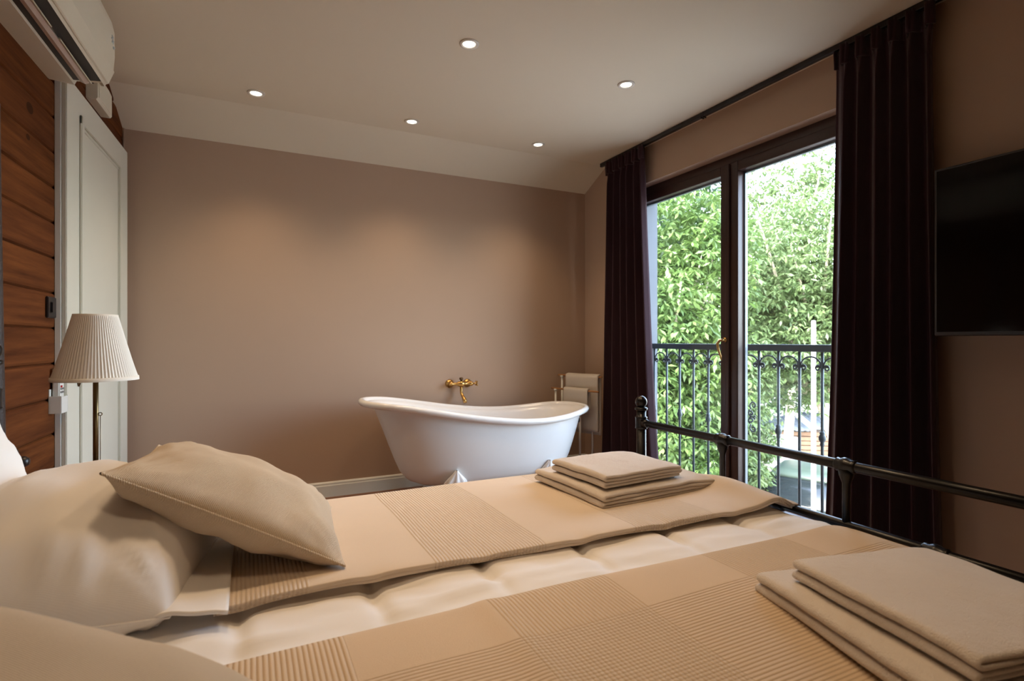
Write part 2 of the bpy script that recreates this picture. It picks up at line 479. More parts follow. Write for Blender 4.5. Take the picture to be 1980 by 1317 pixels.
for sgn in (1, -1):
    for yy in (2.495,):
        m = MB()
        pts = spiral(yy - .028, .60 + sgn * .085, .004, .020, PI * 2.2 * sgn, -PI * .5 * sgn)
        pts += [(RX, yy - .028 + .02 * math.cos(a) - .0, .60 + sgn * .036 + sgn * .03 * math.sin(a)) for a in np.linspace(PI * .5, PI * .1, 5)]
        pts = spiral(yy - .03, .60 + sgn * .075, .005, .030, sgn * PI * 1.9, -sgn * PI * .3, 16)
        m.tube(pts, .005, 8); m.build('scroll', M['wrought'], rail)
        m = MB(); m.tube(spiral(yy - .02, .60 + sgn * .028, .030, .026, -sgn * PI * .8, sgn * PI * .25, 10) + spiral(yy - .012, .60 + sgn * .020, .018, .004, sgn * PI * .25, sgn * PI * 1.9, 12), .005, 8)
        m.build('scroll', M['wrought'], rail)

# ------------------------------------------------------------------ door on the left wall
d = bpy.data.objects.new('door_1', None); COL.objects.link(d); d.location = WL(0, 3.37, 0); struct(d)
DY0, DY1, DT = 2.855, 3.895, 2.224
def WBox(m, d0, d1, y0, y1, z0, z1, bev=.003):
    bm = bmesh.new(); bmesh.ops.create_cube(bm, size=1)
    for v in bm.verts:
        dd = d0 + (v.co.x + .5) * (d1 - d0); y = y0 + (v.co.y + .5) * (y1 - y0); zz = z0 + (v.co.z + .5) * (z1 - z0)
        v.co = Vector(WL(dd, y, zz))
    if bev: bmesh.ops.bevel(bm, geom=bm.edges[:], offset=bev, segments=2, affect='EDGES')
    m.bm(bm, False)
m = MB(); WBox(m, 0, .022, DY0 - .0, DY1, 0, DT - .002, .002); m.build('door_casing', M['nightwood'] if False else M['white_trim'], d)
m = MB(); WBox(m, .022, .040, DY0 + .004, DY1 - .002, .01, DT, .003)
leaf = m.build('door_leaf', M['door_white'], d)
m = MB()
for (i0, i1, h) in ((.165, .205, .010), (.215, .222, .004)):
    a0, a1, b0, b1 = DY0 + i0, DY1 - i0, .22 + i0 - .165, DT - i0 + .055
    wd = i1 - i0
    for (y0, y1, z0, z1) in ((a0, a0 + wd, b0, b1), (a1 - wd, a1, b0, b1), (a0, a1, b0, b0 + wd), (a0, a1, b1 - wd, b1)):
        WBox(m, .040, .040 + h, y0, y1, z0, z1, .003)
m.build('panel_moulding', M['door_white'], leaf)
m = MB(); WBox(m, .040, .046, 2.975, 3.02, .925, 1.14, .003)
m.lathe([(.0, 0), (.012, 0), (.012, .05), (.009, .055)], WL(.044, 2.998, 1.06), 'x', 12)
m.tube([WL(.09, 2.998, 1.06), WL(.094, 3.03, 1.062), WL(.09, 3.10, 1.055)], .008, 8)
m.tube([WL(.044, 2.997, .93), WL(.044, 2.997, .895)], [.016, .003], 10)
m.build('door_handle', M['dark_bronze'], leaf)

# ------------------------------------------------------------------ AC unit
ac = thing('air_conditioner', WL(0, 2.38, 2.16), 'white wall mounted air conditioner high on the plank wall', 'air conditioner')
Y0, Y1 = 1.95, 2.812
prof = [(0, 2.165), (.085, 2.158), (.092, 2.175), (.180, 2.186), (.186, 2.172), (.205, 2.195), (.218, 2.235), (.223, 2.30), (.222, 2.40), (.212, 2.445), (.19, 2.468), (.15, 2.476), (0, 2.478)]
def acf(a, b, y):
    return WL(a, y, b)
m = MB()
# body with softly rounded ends
ysl = [(Y0, .90), (Y0 + .012, .97), (Y0 + .03, 1.), (Y1 - .03, 1.), (Y1 - .012, .97), (Y1, .90)]
vs = []; fs = []; n = len(prof)
for y, k in ysl:
    for a, b in prof: vs.append(WL(a * k, y, 2.32 + (b - 2.32) * (1 - (1 - k) * .6)))
for i in range(len(ysl) - 1):
    for j in range(n): fs.append((i * n + j, i * n + (j + 1) % n, (i + 1) * n + (j + 1) % n, (i + 1) * n + j))
fs += [tuple(range(n - 1, -1, -1)), tuple((len(ysl) - 1) * n + j for j in range(n))]
m.add(vs, fs, False); body = m.build('body', M['plastic'], ac)
m = MB()
for a0, a1, yy in ((.088, .112, Y1 - .05), (.142, .182, Y1 - .055)):
    zz0 = 2.158 + (a0 - .085) * .2 + .004
    m.prism([(a0, 2.166 + (a0 - .085) * .12), (a1, 2.166 + (a1 - .085) * .12), (a1, 2.19), (a0, 2.19)], Y0 + .04, yy, acf)
m.build('air_outlet', M['plastic_dark'], ac)
m = MB(); m.prism([(.112, 2.163), (.128, 2.157), (.142, 2.164), (.140, 2.172), (.115, 2.172)], Y0 + .04, Y1 - .05, acf); m.build('air_vane', M['vane'], ac)
m = MB()
for ya, yb in ((Y0 + .04, 2.32), (2.40, Y1 - .055)):
    m.prism([(.144, 2.163), (.150, 2.160), (.151, 2.164), (.146, 2.168)], ya, yb, acf)
m.build('louver', M['plastic'], ac)
m = MB(); m.prism([(.196, 2.180), (.2015, 2.183), (.2215, 2.236), (.216, 2.240)], Y0 + .03, Y1 - .03, acf)
m.build('front_lip', M['plastic'], ac)
m = MB()
for k in range(6):
    a = k * PI / 3
    m.tube([WL(.2235, 2.745, 2.355), WL(.2235, 2.745 + .018 * math.cos(a), 2.355 + .018 * math.sin(a))], .0022, 6)
m.tube([WL(.2235, 2.752, 2.325), WL(.2235, 2.762, 2.328)], .006, 6)
m.build('sticker', M['sticker'], body)

# white box above the door
bx = thing('wall_box', WL(0, 3.40, 2.287), 'white plastic box on the plank wall above the door', 'electrical box')
m = MB()
m.prism([(0, 2.287), (.040, 2.287), (.047, 2.296), (.047, 2.405), (.036, 2.432), (0, 2.432)], 3.268, 3.522, acf); m.build('housing', M['plastic'], bx)
m = MB(); m.prism([(.047, 2.300), (.050, 2.303), (.050, 2.400), (.047, 2.403)], 3.285, 3.505, acf); m.build('cover', M['plastic'], bx)
m = MB()
for k in range(6): m.prism([(.008, 2.36 + k * .008), (.032, 2.36 + k * .008), (.032, 2.3635 + k * .008), (.008, 2.3635 + k * .008)], 3.2665, 3.2685, acf)
m.build('vent_slot', M['plastic_dark'], bx)

# switch
sw = thing('light_switch', WL(0, 2.80, 1.235), 'black rocker light switch on the plank wall left of the door', 'switch')
m = MB(); WBox(m, 0, .010, 2.755, 2.845, 1.192, 1.278, .003); pl = m.build('switch_plate', M['black'], sw)
m = MB(); WBox(m, .010, .016, 2.782, 2.818, 1.212, 1.258, .003); m.build('rocker', M['black'], sw)
# socket
so = thing('wall_socket', WL(0, 2.44, .67), 'small black wall socket and plug low on the plank wall behind the white pillow', 'socket')
m = MB(); WBox(m, 0, .010, 2.40, 2.485, .63, .715, .003); m.build('socket_plate', M['black'], so)
m = MB(); m.lathe([(.012, 0), (.02, .006), (.02, .03), (.012, .042), (.0, .043)], WL(.010, 2.44, .675), 'x', 14); m.build('plug', M['black'], so)
# remote in its holder
ho = thing('remote_holder', WL(0, 2.83, .80), 'white plastic remote holder screwed to the plank wall beside the door', 'remote holder')
m = MB()
WBox(m, 0, .004, 2.79, 2.868, .80, .90, .001); WBox(m, .004, .042, 2.79, 2.794, .80, .872, .001); WBox(m, .004, .042, 2.864, 2.868, .80, .872, .001)
WBox(m, .038, .042, 2.794, 2.864, .80, .868, .001); WBox(m, .004, .038, 2.794, 2.864, .80, .804, .001)
m.build('pocket', M['white_trim'], ho)
rc = thing('remote_control', WL(.021, 2.83, .805), 'white air conditioner remote standing in the wall holder', 'remote')
m = MB(); WBox(m, .008, .032, 2.803, 2.857, .8045, .985, .004); rb = m.build('body', M['white_trim'], rc)
m = MB(); WBox(m, .032, .0335, 2.810, 2.850, .925, .972, 0); m.build('display', M['slate'], rc)
m = MB()
for i in range(2):
    for j in range(2): WBox(m, .032, .0345, 2.813 + i * .022, 2.827 + i * .022, .882 + j * .014, .890 + j * .014, 0)
m.build('button', M['stone'], rc)
m = MB(); WBox(m, .032, .0348, 2.815, 2.828, .905, .914, 0); m.build('button', M['red'], rc)

# ------------------------------------------------------------------ downlights
def downlight(x, y, label, first=None):
    t = thing('ceiling_downlight', (x, y, HC), label, 'downlight', 'recessed ceiling downlights')
    if first is None:
        m = MB(); m.lathe([(.030, -.0015), (.034, -.006), (.046, -.005), (.048, 0), (.030, 0)], (x, y, HC), 'z', 28, None, False); m.build('trim_ring', M['ceil_ring'], t)
        m = MB(); m.lathe([(.0, -.0012), (.031, -.0012), (.031, .0), (.0, .0)], (x, y, HC), 'z', 24); m.build('lens', M['lens'], t)
    else:
        for ch in first.children:
            c = ch.copy(); COL.objects.link(c); c.parent = t
    return t
M['ceil_ring'] = simple('ring_white', (.72, .69, .62), .4)
M['lens'] = emis('lamp_lens', (1., .90, .74), 9.)
XL = [.03, .955, 1.90]; YLr = [2.435, 3.463]
spots = [(.955, 2.435, 'round ceiling downlight nearest the camera, above the end of the bed'), (1.90, 2.435, 'round ceiling downlight nearest the curtain rail and window'),
         (.03, 3.463, 'round ceiling downlight nearest the white door, left of its row'), (.955, 3.463, 'round ceiling downlight in the middle of the row along the back wall'),
         (1.90, 3.463, 'round ceiling downlight nearest the corner above the tub')]
first = None; dl = []
for x, y, lb in spots:
    t = downlight(x, y, lb, first); first = first or t; dl.append(t)
LIGHT_W = 23.
def spot(x, y, e=LIGHT_W, par=None):
    l = bpy.data.lights.new('downlight_and_fill', 'SPOT'); l.energy = e; l.color = (1., .70, .42)
    l.spot_size = math.radians(104); l.spot_blend = 1.; l.shadow_soft_size = .09
    o = bpy.data.objects.new('downlight_and_fill', l); COL.objects.link(o); o.location = (x, y, HC - .03)
    return o
for x, y, lb in spots: spot(x, y)
for x in XL:  # unseen fill lamps continuing the grid, added for more warm top light
    for y in (1.405, .375):
        if x < 1.5: spot(x, y, LIGHT_W * (1. if y > 1 else .5))
spot(.03, 2.435)

# ------------------------------------------------------------------ curtain rail and curtains
cr = thing('curtain_rail', (2.57, 2.35, HC), 'long black curtain rail on the ceiling above the french window', 'curtain rail')
m = MB(); m.box((2.558, 1.10, HC - .030), (2.582, 3.62, HC), .003); m.build('track', M['black'], cr)
m = MB(); m.box((2.556, 2.508, HC - .037), (2.584, 2.514, HC - .001)); m.box((2.556, 2.526, HC - .037), (2.584, 2.532, HC - .001)); m.build('end_stop', M['black'], cr)

def curtain(name, label, ya, yb, yc, yd, nf, seed, zt=HC - .032, zb=.015):
    """ya,yb top limits (near,far), yc,yd bottom limits"""
    t = thing(name, (2.57, (ya + yb) / 2, 0), label, 'curtain', 'plum curtains at the french window')
    rs = random.Random(seed)
    ph = [rs.uniform(-.5, .5) for _ in range(nf + 2)]
    am = [rs.uniform(.65, 1.15) for _ in range(nf + 2)]
    def wob(u):
        k = u * nf; i = int(min(k, nf - 1e-6)); f = k - i
        return (ph[i] * (1 - f) + ph[i + 1] * f, am[i] * (1 - f) + am[i + 1] * f)
    def fn(u, v):
        zz = zb + (zt - zb) * v
        lo = yc + (ya - yc) * v ** .6; hi = yd + (yb - yd) * v ** .6
        p, a = wob(u)
        y = lo + (hi - lo) * u
        s = math.sin(2 * PI * (nf * u) + p * 1.2)
        A = .045 * a * (.55 + .45 * (1 - v))
        hd = max(0, (v - .93) / .07)
        A *= 1 - .55 * hd * (1 - max(0, (v - .985) / .015) * .3)
        x = 2.572 - A * s - .012 * math.sin(2 * PI * nf * 2 * u + p * 3) * (1 - hd) + .004 * fbm(u * 9, v * 3, seed)
        x = min(x, 2.635)
        y += .010 * math.cos(2 * PI * nf * u + p) * (1 - hd)
        return (x, y, zz)
    m = MB(); m.grid(fn, nf * 22, 46); o = m.build('drape', M['curtain'], t, ); mod_solid(o, .004, 0)
    # gathered heading tape with pencil pleats
    def hd(u, v):
        zz = zt - .085 + .097 * v
        y = ya - .004 + (yb - ya + .008) * u
        x = 2.572 - .036 * math.sin(2 * PI * nf * u) * .8 - .008 * math.sin(2 * PI * nf * 4 * u + v) * (.5 + .5 * v)
        return (min(x - .004, 2.635), y, min(zz + .006 * math.sin(2 * PI * nf * 3 * u) * v, HC - .012))
    m = MB(); m.grid(hd, nf * 30, 8); o = m.build('heading', M['curtain'], t); mod_solid(o, .006, 0)
    return t
curtain('curtain', 'dark plum curtain hanging beside the tub, on the left of the french window', 3.09, 3.55, 2.90, 3.64, 6, 3)
curtain('curtain', 'dark plum curtain hanging between the french window and the television', 1.245, 1.668, 1.19, 1.75, 6, 5)

# ------------------------------------------------------------------ television
tv = thing('television', (2.52, .588, 1.118), 'large black flat television mounted on the wall right of the curtain', 'television')
m = MB(); m.box((2.483, -.03, 1.118), (2.518, 1.205, 1.788), .006, 3); m.build('housing', M['black'], tv)
m = MB(); m.box((2.4815, -.02, 1.134), (2.4835, 1.195, 1.778)); m.build('screen', M['screen'], tv)
m = MB(); m.box((2.518, .25, 1.25), (2.56, .85, 1.65), .01); m.build('back_cover', M['black'], tv)
m = MB(); m.box((2.56, .35, 1.38), (XR - .001, .75, 1.42)); m.box((2.56, .35, 1.48), (XR - .001, .75, 1.52)); m.build('wall_bracket', M['black'], tv)
# thin wire on the wall above the television
cw = MB()
pts = [(2.641, .86, 2.235), (2.641, .835, 2.215), (2.641, .805, 2.21), (2.641, .775, 2.225), (2.641, .745, 2.26), (2.641, .735, 2.30), (2.641, .745, 2.34)]
cw.tube(pts, .0012, 6); tag(cw.build('wire', M['darktrim']), 'thin loose wire curling on the wall high above the television', 'wire')

# ------------------------------------------------------------------ bathtub
TY = 3.475
tub = thing('bathtub', (1.45, TY, 0), 'white freestanding slipper bathtub with claw feet against the back wall', 'bathtub')
def rimz(x):
    xs = [.55, .65, .85, 1.1, 1.35, 1.6, 1.8, 2.0, 2.15, 2.35]
    zs = [.728, .727, .708, .662, .618, .588, .582, .596, .618, .628]
    return float(np.interp(x, xs, zs)) 
# smooth rim heights
_xs = np.linspace(.5, 2.4, 200); _zs = np.array([rimz(x) for x in _xs]); _k = np.hanning(35); _k /= _k.sum()
_zs = np.convolve(np.pad(_zs, 17, mode='edge'), _k, 'valid')
def rimz(x): return float(np.interp(x, _xs, _zs))
ZB = .155
# (level, xl, xr, halfwidth, dz_from_rim or None)
NU = 96
def ring(t, xl, xr, hw, dz=0., e=2.5):
    out = []
    xc = (xl + xr) / 2 ; a = (xr - xl) / 2
    for k in range(NU):
        th = 2 * PI * k / NU
        c, s = math.cos(th), math.sin(th)
        x = xc + a * math.copysign(abs(c) ** (2 / e), c)
        y = TY + hw * math.copysign(abs(s) ** (2 / e), s)
        zz = ZB + (rimz(x) - .02 - ZB) * t + dz
        out.append((x, y, zz))
    return out
outer = [ring(0, 1.12, 1.88, .14, 0), ring(.015, .99, 2.0, .215, 0), ring(.07, .925, 2.06, .265, 0), ring(.16, .885, 2.09, .295, 0), ring(.3, .852, 2.12, .315, 0),
         ring(.5, .81, 2.15, .333, 0), ring(.72, .765, 2.183, .345, 0), ring(.92, .72, 2.212, .352, 0), ring(.985, .705, 2.222, .354, 0)]
inner = []
rr = .021
rimc = (.640, 2.262, .368)
for i in range(11):
    a = -PI * .62 + i * (PI * 1.62 + PI * .0) / 10
    inner.append(ring(1., rimc[0] - rr * math.cos(a) * 1.0, rimc[1] + rr * math.cos(a), rimc[2] + rr * math.cos(a), rr * math.sin(a) * 1.0))
bowl = [ring(1., .685, 2.225, .340, .004), ring(.93, .735, 2.19, .325, 0), ring(.7, .80, 2.15, .310, 0), ring(.4, .87, 2.10, .285, .01), ring(.18, .93, 2.05, .25, .02), ring(.08, 1.02, 1.97, .20, .03), ring(.05, 1.2, 1.8, .12, .035)]
def rings(m, rs, cap0=False, cap1=False):
    vs = [p for r in rs for p in r]; fs = []
    for i in range(len(rs) - 1):
        for k in range(NU):
            k2 = (k + 1) % NU
            fs.append((i * NU + k, i * NU + k2, (i + 1) * NU + k2, (i + 1) * NU + k))
    if cap0: fs.append(tuple(range(NU - 1, -1, -1)))
    if cap1: fs.append(tuple((len(rs) - 1) * NU + k for k in range(NU)))
    m.add(vs, fs, True)
m = MB(); rings(m, outer + [inner[0]], True); m.build('outer_shell', M['enamel_out'], tub)
m = MB(); rings(m, inner + bowl, False, True); m.build('rolled_rim_and_basin', M['enamel'], tub)
m = MB(); m.lathe([(.0, 0), (.022, 0), (.022, .006), (.0, .008)], (2.213, TY - .06, .505), 'x', 16); m.build('overflow_cap', M['black'], tub)
def claw(x, sy, sx):
    """fluted fan at the tub tapering down to a paw"""
    y0 = TY + sy * .255
    secs = [(.288, .006, .014, .048), (.26, .028, .020, .042), (.22, .062, .026, .032), (.17, .082, .03, .014), (.12, .058, .03, .01), (.075, .032, .028, .025), (.045, .038, .034, .035), (.018, .046, .042, .04), (0.002, .042, .038, .04)]
    m = MB(); n = 28
    def fn(u, v):
        k = v * (len(secs) - 1); i = min(int(k), len(secs) - 2); f = k - i
        zz, wx, wy, off = [secs[i][q] * (1 - f) + secs[i + 1][q] * f for q in range(4)]
        a = 2 * PI * u
        fl = 1 + .16 * math.cos(a * 8) * max(0, math.sin(PI * min(1, v * 1.6)))
        return (x + wx * math.cos(a) * fl, y0 + sy * off + wy * math.sin(a) * fl, zz)
    m.grid(fn, 44, 30, True)
    for q in (-1, 0, 1):
        bm = bmesh.new(); bmesh.ops.create_icosphere(bm, subdivisions=2, radius=.017)
        m.bm(bm, True, Matrix.Translation((x + q * .026, y0 + sy * .075, .017)))
    m.build('claw_foot', M['enamel'], tub)
for x in (1.16, 1.83):
    for sy in (-1, 1): claw(x, sy, 0)

# ------------------------------------------------------------------ bath mixer
YT = YB
mx = thing('bath_mixer', (1.46, YT, .76), 'brass wall mounted bath tap with swan spout above the tub', 'tap')
zt = .765
for x in (1.392, 1.540):
    m = MB(); m.lathe([(.033, 0), (.033, -.006), (.026, -.014), (.017, -.02), (.013, -.034), (.018, -.04), (.018, -.052), (.012, -.056), (.0, -.056)], (x, YT, zt), 'y', 20)
    m.build('wall_rose', M['brass'], mx)
m = MB(); m.lathe([(.0, 1.365), (.012, 1.368), (.015, 1.385), (.011, 1.40), (.012, 1.43), (.02, 1.445), (.024, 1.466), (.02, 1.487), (.012, 1.50), (.013, 1.53), (.019, 1.54), (.019, 1.553), (.011, 1.562), (.0, 1.565)], (0, YT - .065, zt), 'x', 18)
m.build('mixer_body', M['brass'], mx)
m = MB(); m.lathe([(.008, .02), (.008, .03), (.015, .034), (.014, .048), (.0, .051)], (1.466, YT - .065, zt), 'z', 14); m.build('diverter_knob', M['dark_bronze'], mx)
m = MB(); m.tube([(1.466, YT - .065, zt - .015), (1.466, YT - .066, zt - .05), (1.466, YT - .072, zt - .075), (1.468, YT - .10, zt - .098), (1.470, YT - .128, zt - .118), (1.470, YT - .138, zt - .138)], [.012, .011, .0115, .013, .015, .014], 14)
m.build('spout', M['brass'], mx)
for x0, s in ((1.562, 1), (1.368, -1)):
    m = MB(); m.tube([(x0, YT - .065, zt), (x0 + s * .035, YT - .065, zt)], .007, 10)
    for k in range(4):
        a = PI / 4 + k * PI / 2
        m.tube([(x0 + s * .03, YT - .065, zt), (x0 + s * .032, YT - .065 + .024 * math.cos(a), zt + .024 * math.sin(a))], [.006, .005], 8)
    if s == 1: m.build('cross_handle', M['brass'], mx)

# ------------------------------------------------------------------ towel stand + its towels
ts = thing('towel_stand', (2.36, 3.66, 0), 'white towel stand with two wooden bars in the corner behind the tub', 'towel stand')
uL, uR = Vector((2.335, 3.90, .812)), Vector((2.47, 3.47, .812))
lL, lR = Vector((2.255, 3.875, .705)), Vector((2.40, 3.41, .705))
for a, b in ((uL, uR), (lL, lR)):
    m = MB(); m.tube([a, b], .0075, 12); m.build('wooden_bar', M['barwood'], ts)
for a, b, fr_ in ((uL, uR, .80), (lL, lR, .62)):
    for f in (.09, fr_):
        p = a.lerp(b, f)
        m = MB(); m.tube([(p.x, p.y, .012), (p.x, p.y, p.z - .010)], .0085, 12); m.lathe([(.0085, -.012), (.015, -.010), (.015, .004), (.0, .004)], (p.x, p.y, p.z - .007), 'z', 14)
        m.build('post', M['white_trim'], ts)
for f in (.09,):
    pa = lL.lerp(lR, f); pb = uL.lerp(uR, f); dd = (pb - pa).normalized(); dd.z = 0
    m = MB(); m.tube([(pa.x - dd.x * .05, pa.y - dd.y * .05, .010), (pb.x + dd.x * .05, pb.y + dd.y * .05, .010)], .010, 10); m.build('foot_bar', M['white_trim'], ts)
def hang(a, b, f0, f1, front, back, label, seed, thick=.010, rr=.011, out=-1):
    """towel folded over a bar: front flap and back flap"""
    ax = (b - a).normalized(); nr = Vector((ax.y, -ax.x, 0)); 
    if nr.x > 0: nr = -nr
    Ltot = front + back
    m = MB()
    def fn(u, v):
        p = a.lerp(b, f0 + (f1 - f0) * u)
        s = v * (Ltot + PI * rr)
        if s < front: off = nr * (rr + .004 * math.sin(u * 9 + seed) * (1 - s / front)); zz = p.z - (front - s)
        elif s < front + PI * rr:
            an = (s - front) / rr; off = nr * (rr * math.cos(an)); zz = p.z + rr * math.sin(an)
        else: off = nr * (-rr - .004 * math.sin(u * 7 + seed)); zz = p.z - (s - front - PI * rr)
        return tuple(p + off + Vector((0, 0, zz - p.z)))
    m.grid(fn, 24, 50)
    o = m.build('hanging_towel', M['htowel']); mod_solid(o, thick, 1)
    tag(o, label, 'towel', 'towels on the corner towel stand'); return o
hang(lL, lR, .30, .80, .17, .14, 'small cream towel over the lower bar of the corner towel stand', 1)
hang(uL, uR, .22, .95, .43, .46, 'long pale towel over the upper bar of the corner towel stand', 2, .012, .012)

# ------------------------------------------------------------------ bed
BX0, BX1, BY0, BY1 = -.60, 1.50, .065, 1.82
bed = thing('bed_frame', ((BX0 + BX1) / 2, (BY0 + BY1) / 2, 0), 'black iron bed frame with low rail footboard and round post finials', 'bed')
def post(x, y, h):
    m = MB(); m.tube([(x, y, 0), (x, y, h - .055)], .0205, 18)
    for zz in ((.583, .75) if x > 0 else (.583, .75, .95)):
        m.lathe([(.0205, -.028), (.026, -.024), (.0245, -.018), (.0245, .018), (.026, .024), (.0205, .028)], (x, y, zz), 'z', 18)
    m.lathe([(.0205, -.012), (.027, -.008), (.027, .0), (.018, .004)], (x, y, h - .052), 'z', 18)
    o = m.build('post', M['iron'], bed)
    bm = bmesh.new(); bmesh.ops.create_uvsphere(bm, u_segments=20, v_segments=14, radius=.0255)
    m = MB(); m.bm(bm, True, Matrix.Translation((x, y, h - .026))); m.build('finial', M['iron'], o)
sp = (BY1 - BY0) / 4
def knot(m, x, y, zz, r):
    m.lathe([(r, -.030), (r * 1.35, -.024), (r * 1.2, -.016), (r * 1.55, -.004), (r * 1.55, .006), (r * 1.2, .016), (r * 1.35, .024), (r, .030)], (x, y, zz), 'y', 16)
def end(x, h, zr):
    post(x, BY0, h); post(x, BY1, h)
    zu, zl = zr
    for zz, r in ((zu, .0145), (zl, .0135)):
        m = MB(); m.tube([(x, BY0 + .015, zz), (x, BY1 - .015, zz)], r, 16)
        for q in (0, 1):
            y = BY0 + .03 if q == 0 else BY1 - .03
            s = 1 if q == 0 else -1
            m.tube([(x, y - s * .010, zz), (x, y + s * .014, zz)], [.022, .0145], 14)
        for k in (range(1, 4) if zz == zu else [j + .5 for j in range(4)]):
            knot(m, x, BY0 + sp * k, zz, r)
        m.build('rail', M['iron'], bed)
    for k in range(1, 4):
        m = MB(); y = BY0 + sp * k
        m.tube([(x, y, zl), (x, y, zu - .05), (x, y, zu - .03), (x, y, zu)], [.0105, .0105, .018, .022], 14); m.build('spindle', M['iron'], bed)
    for k in range(4):
        m = MB(); y = BY0 + sp * (k + .5)
        m.tube([(x, y, .30), (x, y, zl - .03), (x, y, zl)], [.0105, .0105, .018], 14); m.build('spindle', M['iron'], bed)
    m = MB(); m.tube([(x, BY0, .30), (x, BY1, .30)], .0135, 14); m.build('rail', M['iron'], bed)
end(BX1, .865, (.75, .583)); end(BX0, 1.10, (.95, .583))
for y in (BY0, BY1):
    m = MB(); m.box((BX0, y - .012, .26), (BX1, y + .012, .32), .004); m.build('side_rail', M['iron'], bed)
m = MB()
for k in range(12): m.box((BX0 + .1 + k * .168, BY0 + .012, .285), (BX0 + .18 + k * .168, BY1 - .012, .30))
m.build('slat_base', M['nightwood'], bed)

MZ = .545
m = MB(); m.box((BX0 + .04, BY0 + .03, .301), (BX1 - .045, BY1 - .03, MZ), .05, 5)
tag(m.build('mattress', M['sheet']), 'thick white mattress on the black iron bed frame', 'mattress')

QX = [-.30, -.02, .225, .47, .73, .985, 1.24]
def surf(x, y):
    """top of the white duvet"""
    zz = .588
    e = min(1, max(0, (x - 1.38) / .10)); zz -= .020 * e * e
    zz += .010 * math.cos((y - .94) * 3.2) - .006
    return zz
def duv(x, y):
    zz = surf(x, y)
    q = min(abs(x - a) for a in QX)
    zz -= (.004 + .010 * max(0, min(1, (y - .98) / .12))) * math.exp(-(q / .018) ** 2)
    zz += .007 * fbm(x * 3 + 4, y * 8, 1.) + .008 * fbm(x * 6, y * 20, 5.) + .004 * fbm(x * 13 + y * 8, y * 34, 2.)
    return zz
def drape_y(v, y0, y1, h):
    """param -> (y, drop) with the far/near overhang rounded"""
    return v
def sheet_grid(m, x0, x1, y0, y1, zf, nx, ny, drop0=0., drop1=0., R=.05, dz=0.):
    """height field with overhang at y0 side (drop0) and y1 side (drop1)"""
    L0 = drop0; L1 = drop1; W = y1 - y0; T = W + L0 + L1
    def fn(u, v):
        x = x0 + (x1 - x0) * u; s = v * T
        if s < L0:
            d = L0 - s; y = y0; zz = zf(x, y0)
            an = min(d / R, PI / 2); yy = y - R * math.sin(an) ; z2 = zz - R * (1 - math.cos(an)) - max(0, d - R * PI / 2)
            yy -= .006 * math.sin(x * 14) * min(1, d / .15)
            return (x, yy, z2 + dz)
        if s > L0 + W:
            d = s - L0 - W; y = y1; zz = zf(x, y1)
            an = min(d / R, PI / 2); yy = y + R * math.sin(an); z2 = zz - R * (1 - math.cos(an)) - max(0, d - R * PI / 2)
            yy += .006 * math.sin(x * 14) * min(1, d / .15)
            return (x, yy, z2 + dz)
        y = y0 + s - L0
        return (x, y, zf(x, y) + dz)
    m.grid(fn, nx, ny)
m = MB(); sheet_grid(m, -.44, 1.462, BY0 - .02, BY1 - .045, duv, 240, 190, .26, .26, .04)
o = m.build('duvet', M['sheet'], loc=(0, 0, 0)); mod_solid(o, .02, -1)
tag(o, 'white wrinkled duvet spread over the bed, showing between two beige blankets', 'duvet')

# far blanket, folded double
def bl_far(x, y):
    zz = surf(x, y) + .014
    q = min(abs(x - a) for a in QX)
    near = math.exp(-((y - 1.10) / .05) ** 2)
    zz -= .004 * math.exp(-(q / .03) ** 2) * near
    zz += .006 * fbm(x * 2.3, y * 3, 9.)
    zz += .031 * math.exp(-((x - 1.42) / .07) ** 2) * (.55 + .45 * math.exp(-((y - 1.30) / .12) ** 2))
    return zz
def edge_far(x): return 1.108 + .012 * math.sin(x * 3.2 + .6) - .010 * max(0, x - 1.2)
def sheet_edge(m, x0, x1, ef, y1, zf, nx, ny, drop1, R, dz, curl=0., xin=0.):
    def fn(u, v):
        y0 = None
        x = x0 + (x1 - x0) * u
        y0 = ef(x); W = y1 - y0; T = W + drop1; s = v ** 1.25 * T
        if s > W:
            d = s - W; zz = zf(x, y1); an = min(d / R, PI / 2)
            return (x, y1 + R * math.sin(an) + .005 * math.sin(x * 11) * min(1, d / .15), zz - R * (1 - math.cos(an)) - max(0, d - R * PI / 2) + dz)
        y = y0 + s
        return (x, y, zf(x, y) + dz - curl * math.exp(-s / .012))
    m.grid(fn, nx, ny)
m = MB()
sheet_edge(m, -.060, 1.51, edge_far, BY1 - .06, bl_far, 220, 100, .30, .045, .012, .004)
sheet_edge(m, -.060, 1.50, lambda x: edge_far(x) + .004 + .004 * math.sin(x * 17), BY1 - .06, bl_far, 220, 60, .28, .04, .000, -.001)
o = m.build('far_blanket', M['blanket_far'], loc=(0, 0, 0)); o.name = 'waffle_blanket'; mod_solid(o, .0085, 0)
tag(o, 'beige ribbed blanket folded double on the far half of the bed, nearest the tub', 'blanket', 'beige waffle blankets on the bed')
